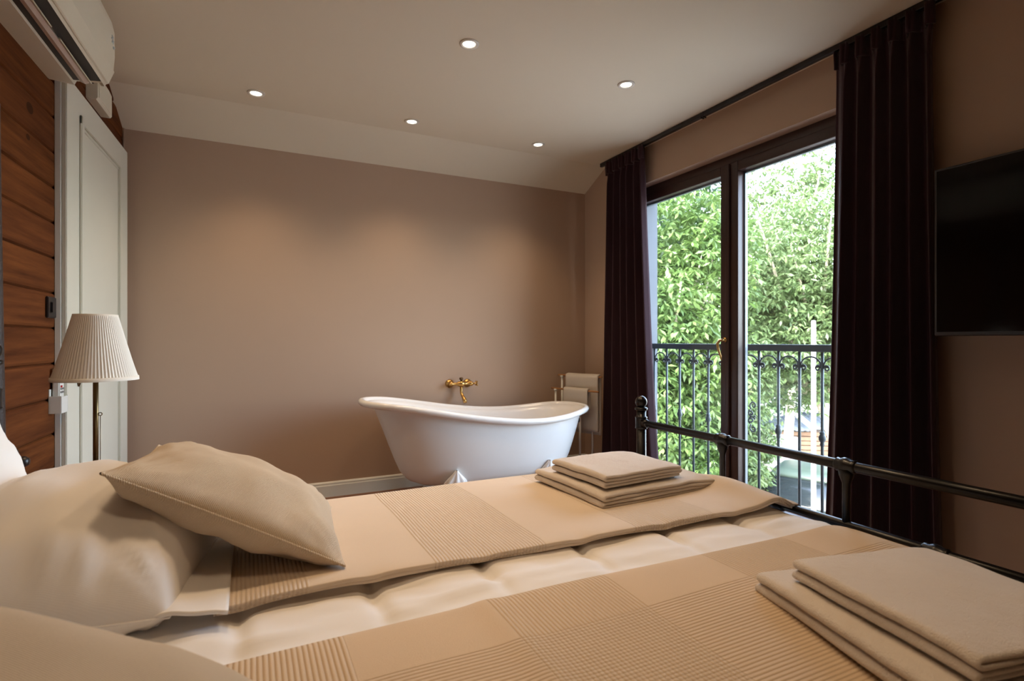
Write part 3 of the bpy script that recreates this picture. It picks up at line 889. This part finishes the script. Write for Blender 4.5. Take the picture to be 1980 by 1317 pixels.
# near blanket
def bl_near(x, y):
    zz = surf(x, y) + .013 + .005 * fbm(x * 2.6 + 7, y * 4, 3.)
    zz += .004 * math.exp(-((x - .40) / .03) ** 2)
    zz -= .004 * max(0, (x - 1.40) / .1)
    return zz
def edge_near(x): return -(0.936 + .008 * math.sin(x * 4.1))
m = MB()
mm = MB(); sheet_edge(mm, -.085, 1.500, edge_near, -(BY0 - .005), lambda x, y: bl_near(x, -y), 220, 110, .30, .045, 0, .006)
m.add([(p[0], -p[1], p[2]) for p in mm.v], mm.f, True)
o = m.build('waffle_blanket', M['blanket_near'], loc=(0, 0, 0)); mod_solid(o, .006, 0)
tag(o, 'beige ribbed blanket on the near half of the bed, under the larger looking towel pair', 'blanket', 'beige waffle blankets on the bed')

# folded end of the top sheet under the far blanket, by the pillow
def flap(u, v):
    x = -.20 + .165 * u; y = 1.075 + .40 * v ** 1.3
    zz = bl_far(x, y) + .022 + .006 * math.sin(PI * u) + .006 * fbm(x * 20, y * 12, 2.)
    y += .02 * (1 - u) - .012 * u
    return (x, y, zz)
m = MB(); m.grid(flap, 26, 50)
o = m.build('top_sheet', M['sheet']); mod_solid(o, .007, 0)
tag(o, 'white folded end of the top sheet peeking out between white pillow and far blanket', 'sheet')

# ------------------------------------------------------------------ pillows / cushions
def pillow(name, mat, A, B, C, D, th, label, cat, group, p=2.4, pinch=.05, wr=.006, seed=1, n=52, asym=.5, seam=True, base=None, sag=0.):
    A, B, C, D = map(Vector, (A, B, C, D))
    nrm = ((B - A).cross(D - A)).normalized()
    if nrm.z < 0: nrm = -nrm
    def P(u, v):
        uu = .5 + (u - .5) * (1 - pinch * (1 - (2 * v - 1) ** 2)); vv = .5 + (v - .5) * (1 - pinch * (1 - (2 * u - 1) ** 2))
        return (A * (1 - uu) * (1 - vv) + B * uu * (1 - vv) + C * uu * vv + D * (1 - uu) * vv)
    def h(u, v):
        a = 1 - abs(2 * u - 1) ** p; b = 1 - abs(2 * v - 1) ** p
        e = (max(a, 0) * max(b, 0)) ** .55
        return e
    def wrk(u, v, s):
        rad = min(u, 1 - u, v, 1 - v)
        k = min(1, rad / .06)
        cr_ = 0.
        for (a_, b_) in ((u, v), (1 - u, v), (u, 1 - v), (1 - u, 1 - v)):
            r_ = math.hypot(a_, b_); th_ = math.atan2(b_, a_ + 1e-6)
            cr_ += math.sin(th_ * 17 + seed + 3 * fbm(r_ * 2, th_, seed)) * math.exp(-r_ / .22) * min(1, r_ / .12)
        cr_ *= wr * .28
        return (cr_ + wr * fbm(u * 5, v * 5, seed + s) + wr * .7 * fbm(u * 14 + v * 3, v * 5, seed + 3 + s) * math.exp(-rad / .18)) * k
    def st(t): return .5 - .5 * math.cos(PI * t)
    par = None
    base = base or ((A + B + C + D) / 4 - nrm * th * asym)
    t = thing(name, base, label, cat, group)
    m = MB()
    m.grid(lambda a, b: P(st(a), st(b)) + nrm * (th * (1 - asym) * h(st(a), st(b)) + wrk(st(a), st(b), 0)), n, n)
    m.grid(lambda a, b: P(st(a), st(b)) - nrm * (th * asym * h(st(a), st(b)) + wrk(st(a), st(b), 9)), n, n)
    o = m.build('cover', mat, t, weld=True)
    if seam:
        m = MB()
        loop = [P(st(i / 40), 0) for i in range(41)] + [P(1, st(i / 40)) for i in range(1, 41)] + [P(st(1 - i / 40), 1) for i in range(1, 41)] + [P(0, st(1 - i / 40)) for i in range(1, 41)]
        m.tube(loop, .0028 if cat == 'cushion' else .0022, 6, False); m.build('seam', mat, t)
    return t
# white pillow, far side, resting against the second one
pillow('pillow', M['sheet'], (-.54, 1.03, .665), (-.125, 1.085, .625), (-.03, 1.70, .625), (-.54, 1.70, .675), .27,
       'plump white pillow lying on the far half of the bed under the beige cushion', 'pillow', 'white pillows', asym=.30, wr=.024, seed=4, p=2.6, pinch=.03, seam=True)
pillow('pillow', M['sheet'], (-.475, 1.10, .66), (-.575, 1.10, .93), (-.575, 1.74, .93), (-.475, 1.74, .66), .13,
       'white pillow standing at the headboard, cut by the left edge of the photo', 'pillow', 'white pillows', asym=.5, wr=.008, seed=8, seam=False)
pillow('pillow', M['sheet'], (-.55, .14, .70), (-.12, .14, .62), (-.12, .80, .62), (-.55, .80, .70), .20,
       'white pillow under the beige cushion in the near left foreground', 'pillow', 'white pillows', asym=.30, wr=.01, seed=14)
pillow('cushion', M['cushion'], (-.236, 1.165, .866), (.178, 1.165, .628), (.205, 1.60, .628), (-.205, 1.59, .838), .160,
       'beige woven cushion leaning on the white pillow by the far side of the bed', 'cushion', 'beige cushions', asym=.5, pinch=.06, wr=.012, seed=21, p=2.3)
pillow('cushion', M['cushion'], (-.37, .30, .84), (.04, .30, .652), (.045, .71, .648), (-.37, .795, .84), .16,
       'beige cushion in the near left foreground of the photo, out of focus', 'cushion', 'beige cushions', asym=.42, pinch=.06, wr=.006, seed=33)

# ------------------------------------------------------------------ folded towels
def folded(cx, cy, z0, w, dpt, th, rot, label, seed, group, layers=4, wav=.004):
    """serpentine of terry layers, bends on the -x side and +x side; extruded along y"""
    lt = th / layers * .86; gap = th / layers
    path = []
    rs = random.Random(seed)
    r = gap / 2
    for i in range(layers):
        zz = z0 + gap * (i + .5)
        xa, xb = -w / 2 + r, w / 2 - r
        if i == layers - 1: xb += .012
        if i == 0: xb += .004
        xs = np.linspace(xa, xb, 26)
        if i % 2 == 0: xs = xs[::-1]
        path += [(x, zz) for x in xs]
        if i < layers - 1:
            side = -1 if i % 2 == 0 else 1
            c = (xa if side < 0 else xb if i != layers - 1 else xb)
            if side > 0: c = w / 2 - r
            bul = 1.5
            for k in range(1, 8):
                a = -PI / 2 + PI * k / 8
                path.append((c + side * r * bul * math.cos(a), zz + gap / 2 + r * math.sin(a)))
    n = len(path); ny = 34
    cr, sr = math.cos(rot), math.sin(rot)
    def fn(u, v):
        k = u * (n - 1); i = min(int(round(k)), n - 1)
        x, zz = path[i]
        y = (v - .5) * dpt
        lev = (zz - z0) / th
        zz += wav * fbm(x * 7, y * 6, seed) * lev + .0025 * fbm(x * 22, y * 20, seed + 2) * lev
        x += .004 * fbm(zz * 40, y * 9, seed + 5)
        y += .005 * fbm(x * 6, zz * 60, seed + 7)
        # soft droop at the ends
        zz -= .006 * lev * (abs(2 * v - 1) ** 4) + .008 * lev * max(0, (x / (w / 2))) ** 3
        return (cx + x * cr - y * sr, cy + x * sr + y * cr, zz)
    m = MB(); m.grid(fn, n, ny)
    o = m.build('folded_towel', M['towel']); mod_solid(o, lt, 0)
    o.modifiers['s'].use_rim = True
    mod_sub(o, 1)
    tag(o, label, 'towel', group); return o
zf = bl_far(1.1, 1.45) + .017
folded(1.135, 1.475, zf + .002, .455, .385, .047, math.radians(3), 'large folded cream towel lying on the far blanket, bottom of its pair', 41, 'folded towels on the bed')
folded(1.085, 1.445, zf + .0525, .315, .27, .043, math.radians(5), 'small folded cream towel on top of the pair nearer the footboard post', 42, 'folded towels on the bed')
zn = bl_near(1.1, .5) + .005
folded(1.066, .475, zn + .002, .455, .43, .046, math.radians(-14.5), 'large folded cream towel lying on the near blanket, bottom of its pair', 43, 'folded towels on the bed')
folded(1.035, .484, zn + .0515, .310, .325, .042, math.radians(-12), 'small folded cream towel on top of the pair at the right edge of the photo', 44, 'folded towels on the bed')

# ------------------------------------------------------------------ bedside table and lamp
LXp, LYp, LZ = -.449, 2.15, .632
nt_ = thing('bedside_table', (LXp, LYp, 0), 'small wooden bedside table carrying the brass table lamp behind the pillows', 'bedside table')
m = MB(); m.box((LXp - .2, LYp - .19, .60), (LXp + .2, LYp + .19, .63), .005); m.build('table_top', M['nightwood'], nt_)
m = MB(); m.box((LXp - .18, LYp - .17, .47), (LXp + .18, LYp + .17, .60)); bodyo = m.build('drawer_box', M['nightwood'], nt_)
m = MB(); m.box((LXp + .18, LYp - .155, .485), (LXp + .19, LYp + .155, .59), .003); dr = m.build('drawer', M['nightwood'], nt_)
for sx in (-1, 1):
    for sy in (-1, 1):
        m = MB(); m.tube([(LXp + sx * .16, LYp + sy * .15, .47), (LXp + sx * .165, LYp + sy * .155, 0)], [.018, .012], 12); m.build('leg', M['nightwood'], nt_)
lamp = thing('table_lamp', (LXp, LYp, LZ), 'slim brass table lamp with white pleated shade beside the door', 'lamp')
m = MB(); m.lathe([(.0, 0), (.075, 0), (.075, .008), (.06, .014), (.02, .022), (.010, .04), (.007, .05), (.0, .05)], (LXp, LYp, LZ), 'z', 28); m.build('base', M['lampbrass'], lamp)
m = MB(); m.tube([(LXp, LYp, LZ + .04), (LXp, LYp, .99)], .0075, 14); m.build('stem', M['lampbrass'], lamp)
m = MB(); m.lathe([(.008, .985), (.018, .99), (.018, 1.04), (.0, 1.04)], (LXp, LYp, 0), 'z', 14); m.build('bulb_socket', M['lampbrass'], lamp)
def shr(r, h, k, n): return r * (1 + .011 * (1 if k % 2 else -1))
NP = 150
prof = [(.1135 - (.1135 - .058) * t ** .92, .975 + .208 * t) for t in np.linspace(0, 1, 12)]
m = MB(); m.lathe(prof, (LXp, LYp, 0), 'z', NP, shr)
m.f = [f for f in m.f if len(f) == 4]; m.sm = [False] * len(m.f)
o = m.build('pleated_shade', M['shade'], lamp); mod_solid(o, .0012, 0)
for (r, h, hh) in ((.1165, .9715, .012), (.0605, 1.172, .012)):
    m = MB(); q = MB(); q.lathe([(r, h), (r - .001, h + hh), (r - .004, h + hh), (r - .003, h), (r, h)], (LXp, LYp, 0), 'z', 64); q.f = [f for f in q.f if len(f) == 4]; m.add(q.v, q.f)
    m.build('shade_band', M['shade'], lamp)
m = MB()
for k in range(3):
    a = 2 * PI * k / 3; m.tube([(LXp, LYp, 1.035), (LXp + .058 * math.cos(a), LYp + .058 * math.sin(a), 1.172)], .0015, 6)
m.build('shade_carrier', M['lampbrass'], lamp)
m = MB(); m.lathe([(.006, 1.04), (.008, 1.05), (.022, 1.08), (.024, 1.10), (.015, 1.12), (.0, 1.125)], (LXp, LYp, 0), 'z', 16); m.build('light_bulb', M['white_trim'], lamp)
m = MB()
cx_, cy_ = LXp + .0115, LYp - .003
ringp = [(cx_ + .001 + .005 * math.cos(a), cy_, .862 + .005 * math.sin(a)) for a in np.linspace(0, 2 * PI, 14)]
m.tube(ringp, .0014, 6, False); m.tube([(cx_ - .004, cy_, .862), (LXp + .005, LYp, .862)], .003, 8); m.tube([(cx_ + .001, cy_, .857), (cx_ + .001, cy_, .70)], .0011, 6)
m.lathe([(.0, -.012), (.004, -.008), (.003, 0), (.0, .001)], (cx_ + .001, cy_, .70), 'z', 8)
m.build('pull_chain', M['lampbrass'], lamp)

# ------------------------------------------------------------------ outdoors
GZ = -3.0
F_ = 1039.; YAW = math.radians(25.97); cY, sY = math.cos(YAW), math.sin(YAW)
def out_pt(px, py, t):
    l = (px - 990) / F_; v = (658.5 - py) / F_
    return Vector(((l * cY + sY) * t, (cY - l * sY) * t, 1.1 + v * t))
m = MB(); m.box((3.1, -30, GZ - .1), (70, 70, GZ)); o = m.build('ground', M['gravel'], loc=(0, 0, GZ)); struct(o)

def leaves(name, mat, blobs, n, size, parent, droop=.4, seed=1):
    r = np.random.default_rng(seed)
    cs = np.array([list(b[0]) for b in blobs]); rd = np.array([b[1] for b in blobs])
    wt = rd ** 2; wt = wt / wt.sum()
    nc = n // 6
    idx = r.choice(len(blobs), nc, p=wt)
    dirs = r.normal(size=(nc, 3)); dirs /= np.linalg.norm(dirs, axis=1)[:, None]
    rad = rd[idx] * (1 - .55 * r.random(nc) ** 1.6)
    lump = 1 + .22 * np.sin(dirs[:, 0] * 7 + idx) * np.sin(dirs[:, 2] * 6 + idx * 2) 
    pos = cs[idx] + dirs * (rad * lump)[:, None] * np.array([1, 1, .85])
    pos = pos[pos[:, 2] > GZ + .05]; dirs = dirs[:len(pos)]
    nc = len(pos)
    V_ = []; 
    k = 6
    ax = r.random((nc, 1)) * 2 * PI + np.arange(k)[None, :] * (2 * PI / k) + r.normal(size=(nc, k)) * .25
    el = -droop + r.normal(size=(nc, k)) * .35
    d = np.stack([np.cos(ax) * np.cos(el), np.sin(ax) * np.cos(el), np.sin(el)], -1)          # leaf axis
    up = np.array([0, 0, 1.]) + r.normal(size=(nc, k, 3)) * .35
    side = np.cross(d, up); side /= np.linalg.norm(side, axis=-1)[..., None]
    nn = np.cross(side, d)
    ln = size * (.7 + .6 * r.random((nc, k, 1)))
    base = pos[:, None, :] + d * ln * .12
    mid = base + d * ln * .55
    tip = base + d * ln - nn * ln * .18
    w = ln * .17
    v = np.stack([base, mid + side * w - nn * w * .15, tip, mid - side * w - nn * w * .15], 2).reshape(-1, 3)
    me = bpy.data.meshes.new(name)
    off = np.array(world(parent))
    v = v - off
    nl = nc * k
    me.vertices.add(nl * 4); me.vertices.foreach_set('co', v.astype(np.float32).ravel())
    me.loops.add(nl * 4); me.loops.foreach_set('vertex_index', np.arange(nl * 4, dtype=np.int32))
    me.polygons.add(nl); me.polygons.foreach_set('loop_start', np.arange(0, nl * 4, 4, dtype=np.int32)); me.polygons.foreach_set('loop_total', np.full(nl, 4, dtype=np.int32))
    me.update(); me.validate()
    me.materials.append(mat)
    o = bpy.data.objects.new(name, me); COL.objects.link(o); o.parent = parent
    return o
def tree(name, label, cat, base, blobs, n, size, mat, seed, trunk=.12, group=None, branches=True):
    base = Vector((base[0], base[1], GZ))
    t = thing(name, base, label, cat, group)
    leaves('foliage', mat, blobs, n, size, t, seed=seed)
    rs = random.Random(seed)
    top = sum((b[0] for b in blobs), Vector((0, 0, 0))) / len(blobs)
    m = MB()
    p0 = base; p1 = base.lerp(top, .55) + Vector((rs.uniform(-.2, .2), rs.uniform(-.2, .2), 0))
    m.tube([p0, p0.lerp(p1, .5) + Vector((.08, -.05, 0)), p1], [trunk, trunk * .85, trunk * .7], 10); m.build('trunk', M['bark'], t)
    if branches:
        m = MB()
        for c, r in blobs:
            for q in range(3):
                e = c + Vector((rs.uniform(-1, 1), rs.uniform(-1, 1), rs.uniform(-.6, 1))) * r * .8
                md = p1.lerp(e, .5) + Vector((rs.uniform(-.15, .15), rs.uniform(-.15, .15), rs.uniform(-.1, .35)))
                m.tube([p1, p1.lerp(md, .5), md, md.lerp(e, .55) + Vector((0, 0, .05)), e], [trunk * .5, trunk * .38, trunk * .28, trunk * .2, .008], 7)
        m.build('branch', M['bark'], t)
    return t
def B(px, py, t, r): return (out_pt(px, py, t), r)
gT = 'trees beyond the window'
A_ = [B(1215, 640, 10, 1.6), B(1320, 575, 10.6, 1.35), B(1290, 760, 9.8, 1.35), B(1225, 850, 9.6, 1.3), B(1365, 820, 10.2, .85), B(1330, 690, 9.9, 1.1), B(1290, 450, 11, 1.25), B(1300, 900, 9.6, 1.0), B(1370, 470, 11.2, .9)]
pA = out_pt(1270, 1000, 10.4)
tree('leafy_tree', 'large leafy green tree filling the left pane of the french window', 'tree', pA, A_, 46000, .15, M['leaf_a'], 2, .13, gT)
B_ = [B(1450, 520, 13, 1.5), B(1540, 560, 13.5, 1.6), B(1600, 520, 13.5, 1.6), B(1500, 650, 13, 1.45), B(1590, 670, 13.2, 1.35), B(1450, 690, 12.4, .95), B(1560, 450, 14, 1.3), B(1650, 600, 13.5, 1.6), B(1540, 745, 13.4, .8)]
pB = out_pt(1640, 900, 14)
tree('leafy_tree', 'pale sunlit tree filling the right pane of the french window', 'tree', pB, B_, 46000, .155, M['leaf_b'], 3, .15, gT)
C_ = [B(1480, 400, 17, 1.3), B(1530, 350, 17.5, 1.2), B(1590, 390, 17, 1.3), B(1440, 430, 17, 1.3), B(1600, 330, 18, .9)]
pC = out_pt(1520, 850, 17.3)
tree('leafy_tree', 'tall thin topped tree against the sky in the top of the right pane', 'tree', pC, C_, 5500, .2, M['leaf_b'], 4, .15, gT)
D_ = [B(1230, 520, 20, 3.2), B(1380, 560, 21, 3.2), B(1500, 640, 22, 2.6), B(1620, 660, 22, 2.8), B(1260, 720, 20, 2.8), B(1400, 730, 21, 2.3), B(1520, 735, 24, 1.6), B(1330, 400, 21, 2.2)]
pD = out_pt(1400, 860, 22)
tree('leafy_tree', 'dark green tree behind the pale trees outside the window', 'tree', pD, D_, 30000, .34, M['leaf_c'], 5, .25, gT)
E_ = [B(1448, 800, 11.5, .55), B(1440, 870, 11.3, .62), B(1466, 850, 11.6, .45), B(1420, 920, 11., .7), B(1455, 740, 11.8, .45)]
pE = out_pt(1440, 1010, 11.4)
tree('bush', 'light green bush at the edge of the gravel yard outside', 'bush', pE, E_, 7500, .13, M['leaf_b'], 6, .05, None)

# white pole
pp = out_pt(1573, 700, 9.0)
pl = thing('lamp_post', (pp.x, pp.y, GZ), 'tall white pole standing in the yard outside the right pane', 'pole')
m = MB(); m.lathe([(.09, 0), (.09, .05), (.055, .06), (.038, .10), (.036, 4.35), (.033, 4.43), (.0, 4.44)], (pp.x, pp.y, GZ), 'z', 18); m.build('post', M['pole'], pl)
m = MB(); m.lathe([(.14, 0), (.14, .03), (.1, .04), (.0, .04)], (pp.x, pp.y, GZ), 'z', 18); m.build('base_plate', M['pole'], pl)

# car seen from above through the railing
def car(c, rot):
    t = thing('parked_car', (c.x, c.y, GZ), 'grey green car parked on the pale yard below the window', 'car')
    R = Matrix.Translation((c.x, c.y, GZ)) @ Matrix.Rotation(rot, 4, 'Z')
    Lc, Wc = 4.2, 1.72
    def sec(rows, n=20):
        """rows: (x, halfwidth, z0, z1)"""
        m = MB(); vs = []; fs = []
        for x, hw, z0, z1 in rows:
            for k in range(n):
                a = 2 * PI * k / n
                cc, ss = math.cos(a), math.sin(a)
                vs.append(R @ Vector((x, hw * math.copysign(abs(cc) ** .55, cc), (z0 + z1) / 2 + (z1 - z0) / 2 * math.copysign(abs(ss) ** .6, ss))))
        for i in range(len(rows) - 1):
            for k in range(n): fs.append((i * n + k, i * n + (k + 1) % n, (i + 1) * n + (k + 1) % n, (i + 1) * n + k))
        fs += [tuple(range(n)), tuple((len(rows) - 1) * n + k for k in range(n))]
        m.add(vs, fs, True); return m
    sec([(-2.1, .70, .35, .75), (-2.0, .80, .28, .90), (-1.4, .86, .24, .98), (0, .87, .22, .96), (1.2, .86, .22, .90), (1.9, .80, .26, .78), (2.1, .68, .34, .66)]).build('body', M['carpaint'], t)
    sec([(-1.75, .66, .90, .96), (-1.15, .66, .92, 1.36), (-.2, .68, .92, 1.44), (.35, .66, .92, 1.38), (1.05, .66, .88, .93)]).build('window_glass', M['carglass'], t)
    sec([(-1.2, .58, 1.32, 1.39), (-.8, .60, 1.38, 1.45), (-.2, .61, 1.41, 1.475), (.30, .57, 1.35, 1.42)]).build('roof', M['carpaint'], t)
    for x in (-1.3, 1.3):
        for y in (-.80, .80):
            m = MB(); q = MB(); q.lathe([(.0, -.1), (.20, -.1), (.30, -.08), (.32, -.05), (.32, .05), (.30, .08), (.2, .1), (.0, .1)], (0, 0, 0), 'y', 24)
            m.add([R @ (Vector(p) + Vector((x, y, .32))) for p in q.v], q.f); m.build('wheel', M['tyre'], t)
    for y in (-.62, .62):
        m = MB(); q = MB(); q.box((-2.10, y - .14, .66), (-2.0, y + .14, .82), .02); m.add([R @ Vector(p) for p in q.v], q.f); m.build('tail_light', M['red'], t)
    for s in (-1, 1):
        m = MB(); q = MB(); q.box((.55, s * .86 - .06, .95), (.68, s * .86 + .10 * s, 1.07), .03); m.add([R @ Vector(p) for p in q.v], q.f); m.build('wing_mirror', M['carpaint'], t)
    return t
cp = out_pt(1580, 950, 11.6)
car(Vector((cp.x, cp.y, GZ)), math.radians(20))

# timber pile under grey sheets, stone blocks beside it
wp = out_pt(1553, 850, 20)
pile = thing('timber_pile', (wp.x, wp.y, GZ), 'stack of old timber covered with grey roofing sheets across the yard', 'timber pile')
R = Matrix.Translation((wp.x, wp.y, GZ)) @ Matrix.Rotation(math.radians(-38), 4, 'Z')
rs = random.Random(3)
for k in range(14):
    m = MB(); q = MB(); zz = .08 + .16 * (k // 3) ; yy = -.5 + .5 * (k % 3) + rs.uniform(-.08, .08)
    q.box((-1.5 + rs.uniform(-.3, .1), yy - .2, zz - .07), (1.4 + rs.uniform(-.3, .3), yy + .2, zz + .07), .01)
    m.add([R @ Vector(p) for p in q.v], q.f, False); m.build('timber', M['log'], pile)
for k in range(2):
    m = MB(); q = MB(); q.grid(lambda u, v: (-1.7 + 1.8 * k + 1.7 * u, -1.0 + 2. * v, 1.02 + .16 * k + .02 * math.sin(u * 60) + .25 * (v - .5)), 60, 4)
    m.add([R @ Vector(p) for p in q.v], q.f); o = m.build('roofing_sheet', M['slate'], pile); mod_solid(o, .02, 0)
for k, (px, py, t_, s) in enumerate(((1492, 857, 17.6, .36), (1512, 850, 16.6, .33))):
    p = out_pt(px, py, t_)
    m = MB(); m.box((p.x - s, p.y - s, GZ), (p.x + s, p.y + s, GZ + .95 + .2 * k), .06, 3)
    tag(m.build('stone_block', M['stone']), ['pale stone block in the yard, in front of the timber pile', 'taller pale stone block in the yard, touching the timber pile'][k], 'stone block', 'stone blocks in the yard')

# ------------------------------------------------------------------ light
wd = bpy.data.worlds.new('World'); SC.world = wd; wd.use_nodes = True
nt = wd.node_tree; nt.nodes.clear()
wo = nt.nodes.new('ShaderNodeOutputWorld'); bg = nt.nodes.new('ShaderNodeBackground'); sk = nt.nodes.new('ShaderNodeTexSky')
sk.sky_type = 'NISHITA'; sk.sun_disc = False; sk.sun_elevation = math.radians(46); sk.sun_rotation = math.radians(-110)
sk.air_density = 1.; sk.dust_density = 2.; sk.ozone_density = 1.
bg.inputs[1].default_value = 3.7
bw = nt.nodes.new('ShaderNodeRGBToBW'); L(nt, sk.outputs[0], bw.inputs[0])
gr = nt.nodes.new('ShaderNodeMix'); gr.data_type = 'RGBA'; gr.inputs[0].default_value = .40   # thin summer haze
L(nt, sk.outputs[0], gr.inputs[6]); L(nt, bw.outputs[0], gr.inputs[7]); L(nt, gr.outputs[2], bg.inputs[0]); L(nt, bg.outputs[0], wo.inputs[0])
sl = bpy.data.lights.new('sun', 'SUN'); sl.energy = 2.6; sl.angle = .01; sl.color = (1., .95, .85)
so_ = bpy.data.objects.new('sun', sl); COL.objects.link(so_)
so_.rotation_euler = Vector((.70, .30, -.70)).to_track_quat('-Z', 'Y').to_euler()
# portal in the window so the sky is sampled well
pt = bpy.data.lights.new('window_portal', 'AREA'); pt.shape = 'RECTANGLE'; pt.size = OY1 - OY0; pt.size_y = OZ
pt.cycles.is_portal = True
po = bpy.data.objects.new('window_portal', pt); COL.objects.link(po); po.location = (2.99, (OY0 + OY1) / 2, OZ / 2)
po.rotation_euler = (Matrix(((0, 0, 1), (1, 0, 0), (0, 1, 0)))).to_euler()

# ------------------------------------------------------------------ camera
cam = bpy.data.cameras.new('camera'); co = bpy.data.objects.new('camera', cam); COL.objects.link(co)
cam.sensor_width = 36; cam.lens = F_ * 36 / 1980; cam.clip_start = .02
co.location = (0, 0, 1.1); co.rotation_euler = (PI / 2, 0, -YAW)
cam.dof.use_dof = True; cam.dof.focus_distance = 2.0; cam.dof.aperture_fstop = 5.0
SC.camera = co
vs_ = SC.view_settings
vs_.view_transform = 'Standard'; vs_.look = 'None'; vs_.gamma = 1; vs_.exposure = .60; vs_.use_curve_mapping = False
SC.cycles.use_denoising = True
SC.cycles.max_bounces = 10; SC.cycles.diffuse_bounces = 6; SC.cycles.transparent_max_bounces = 16
SC.cycles.sample_clamp_indirect = 6.
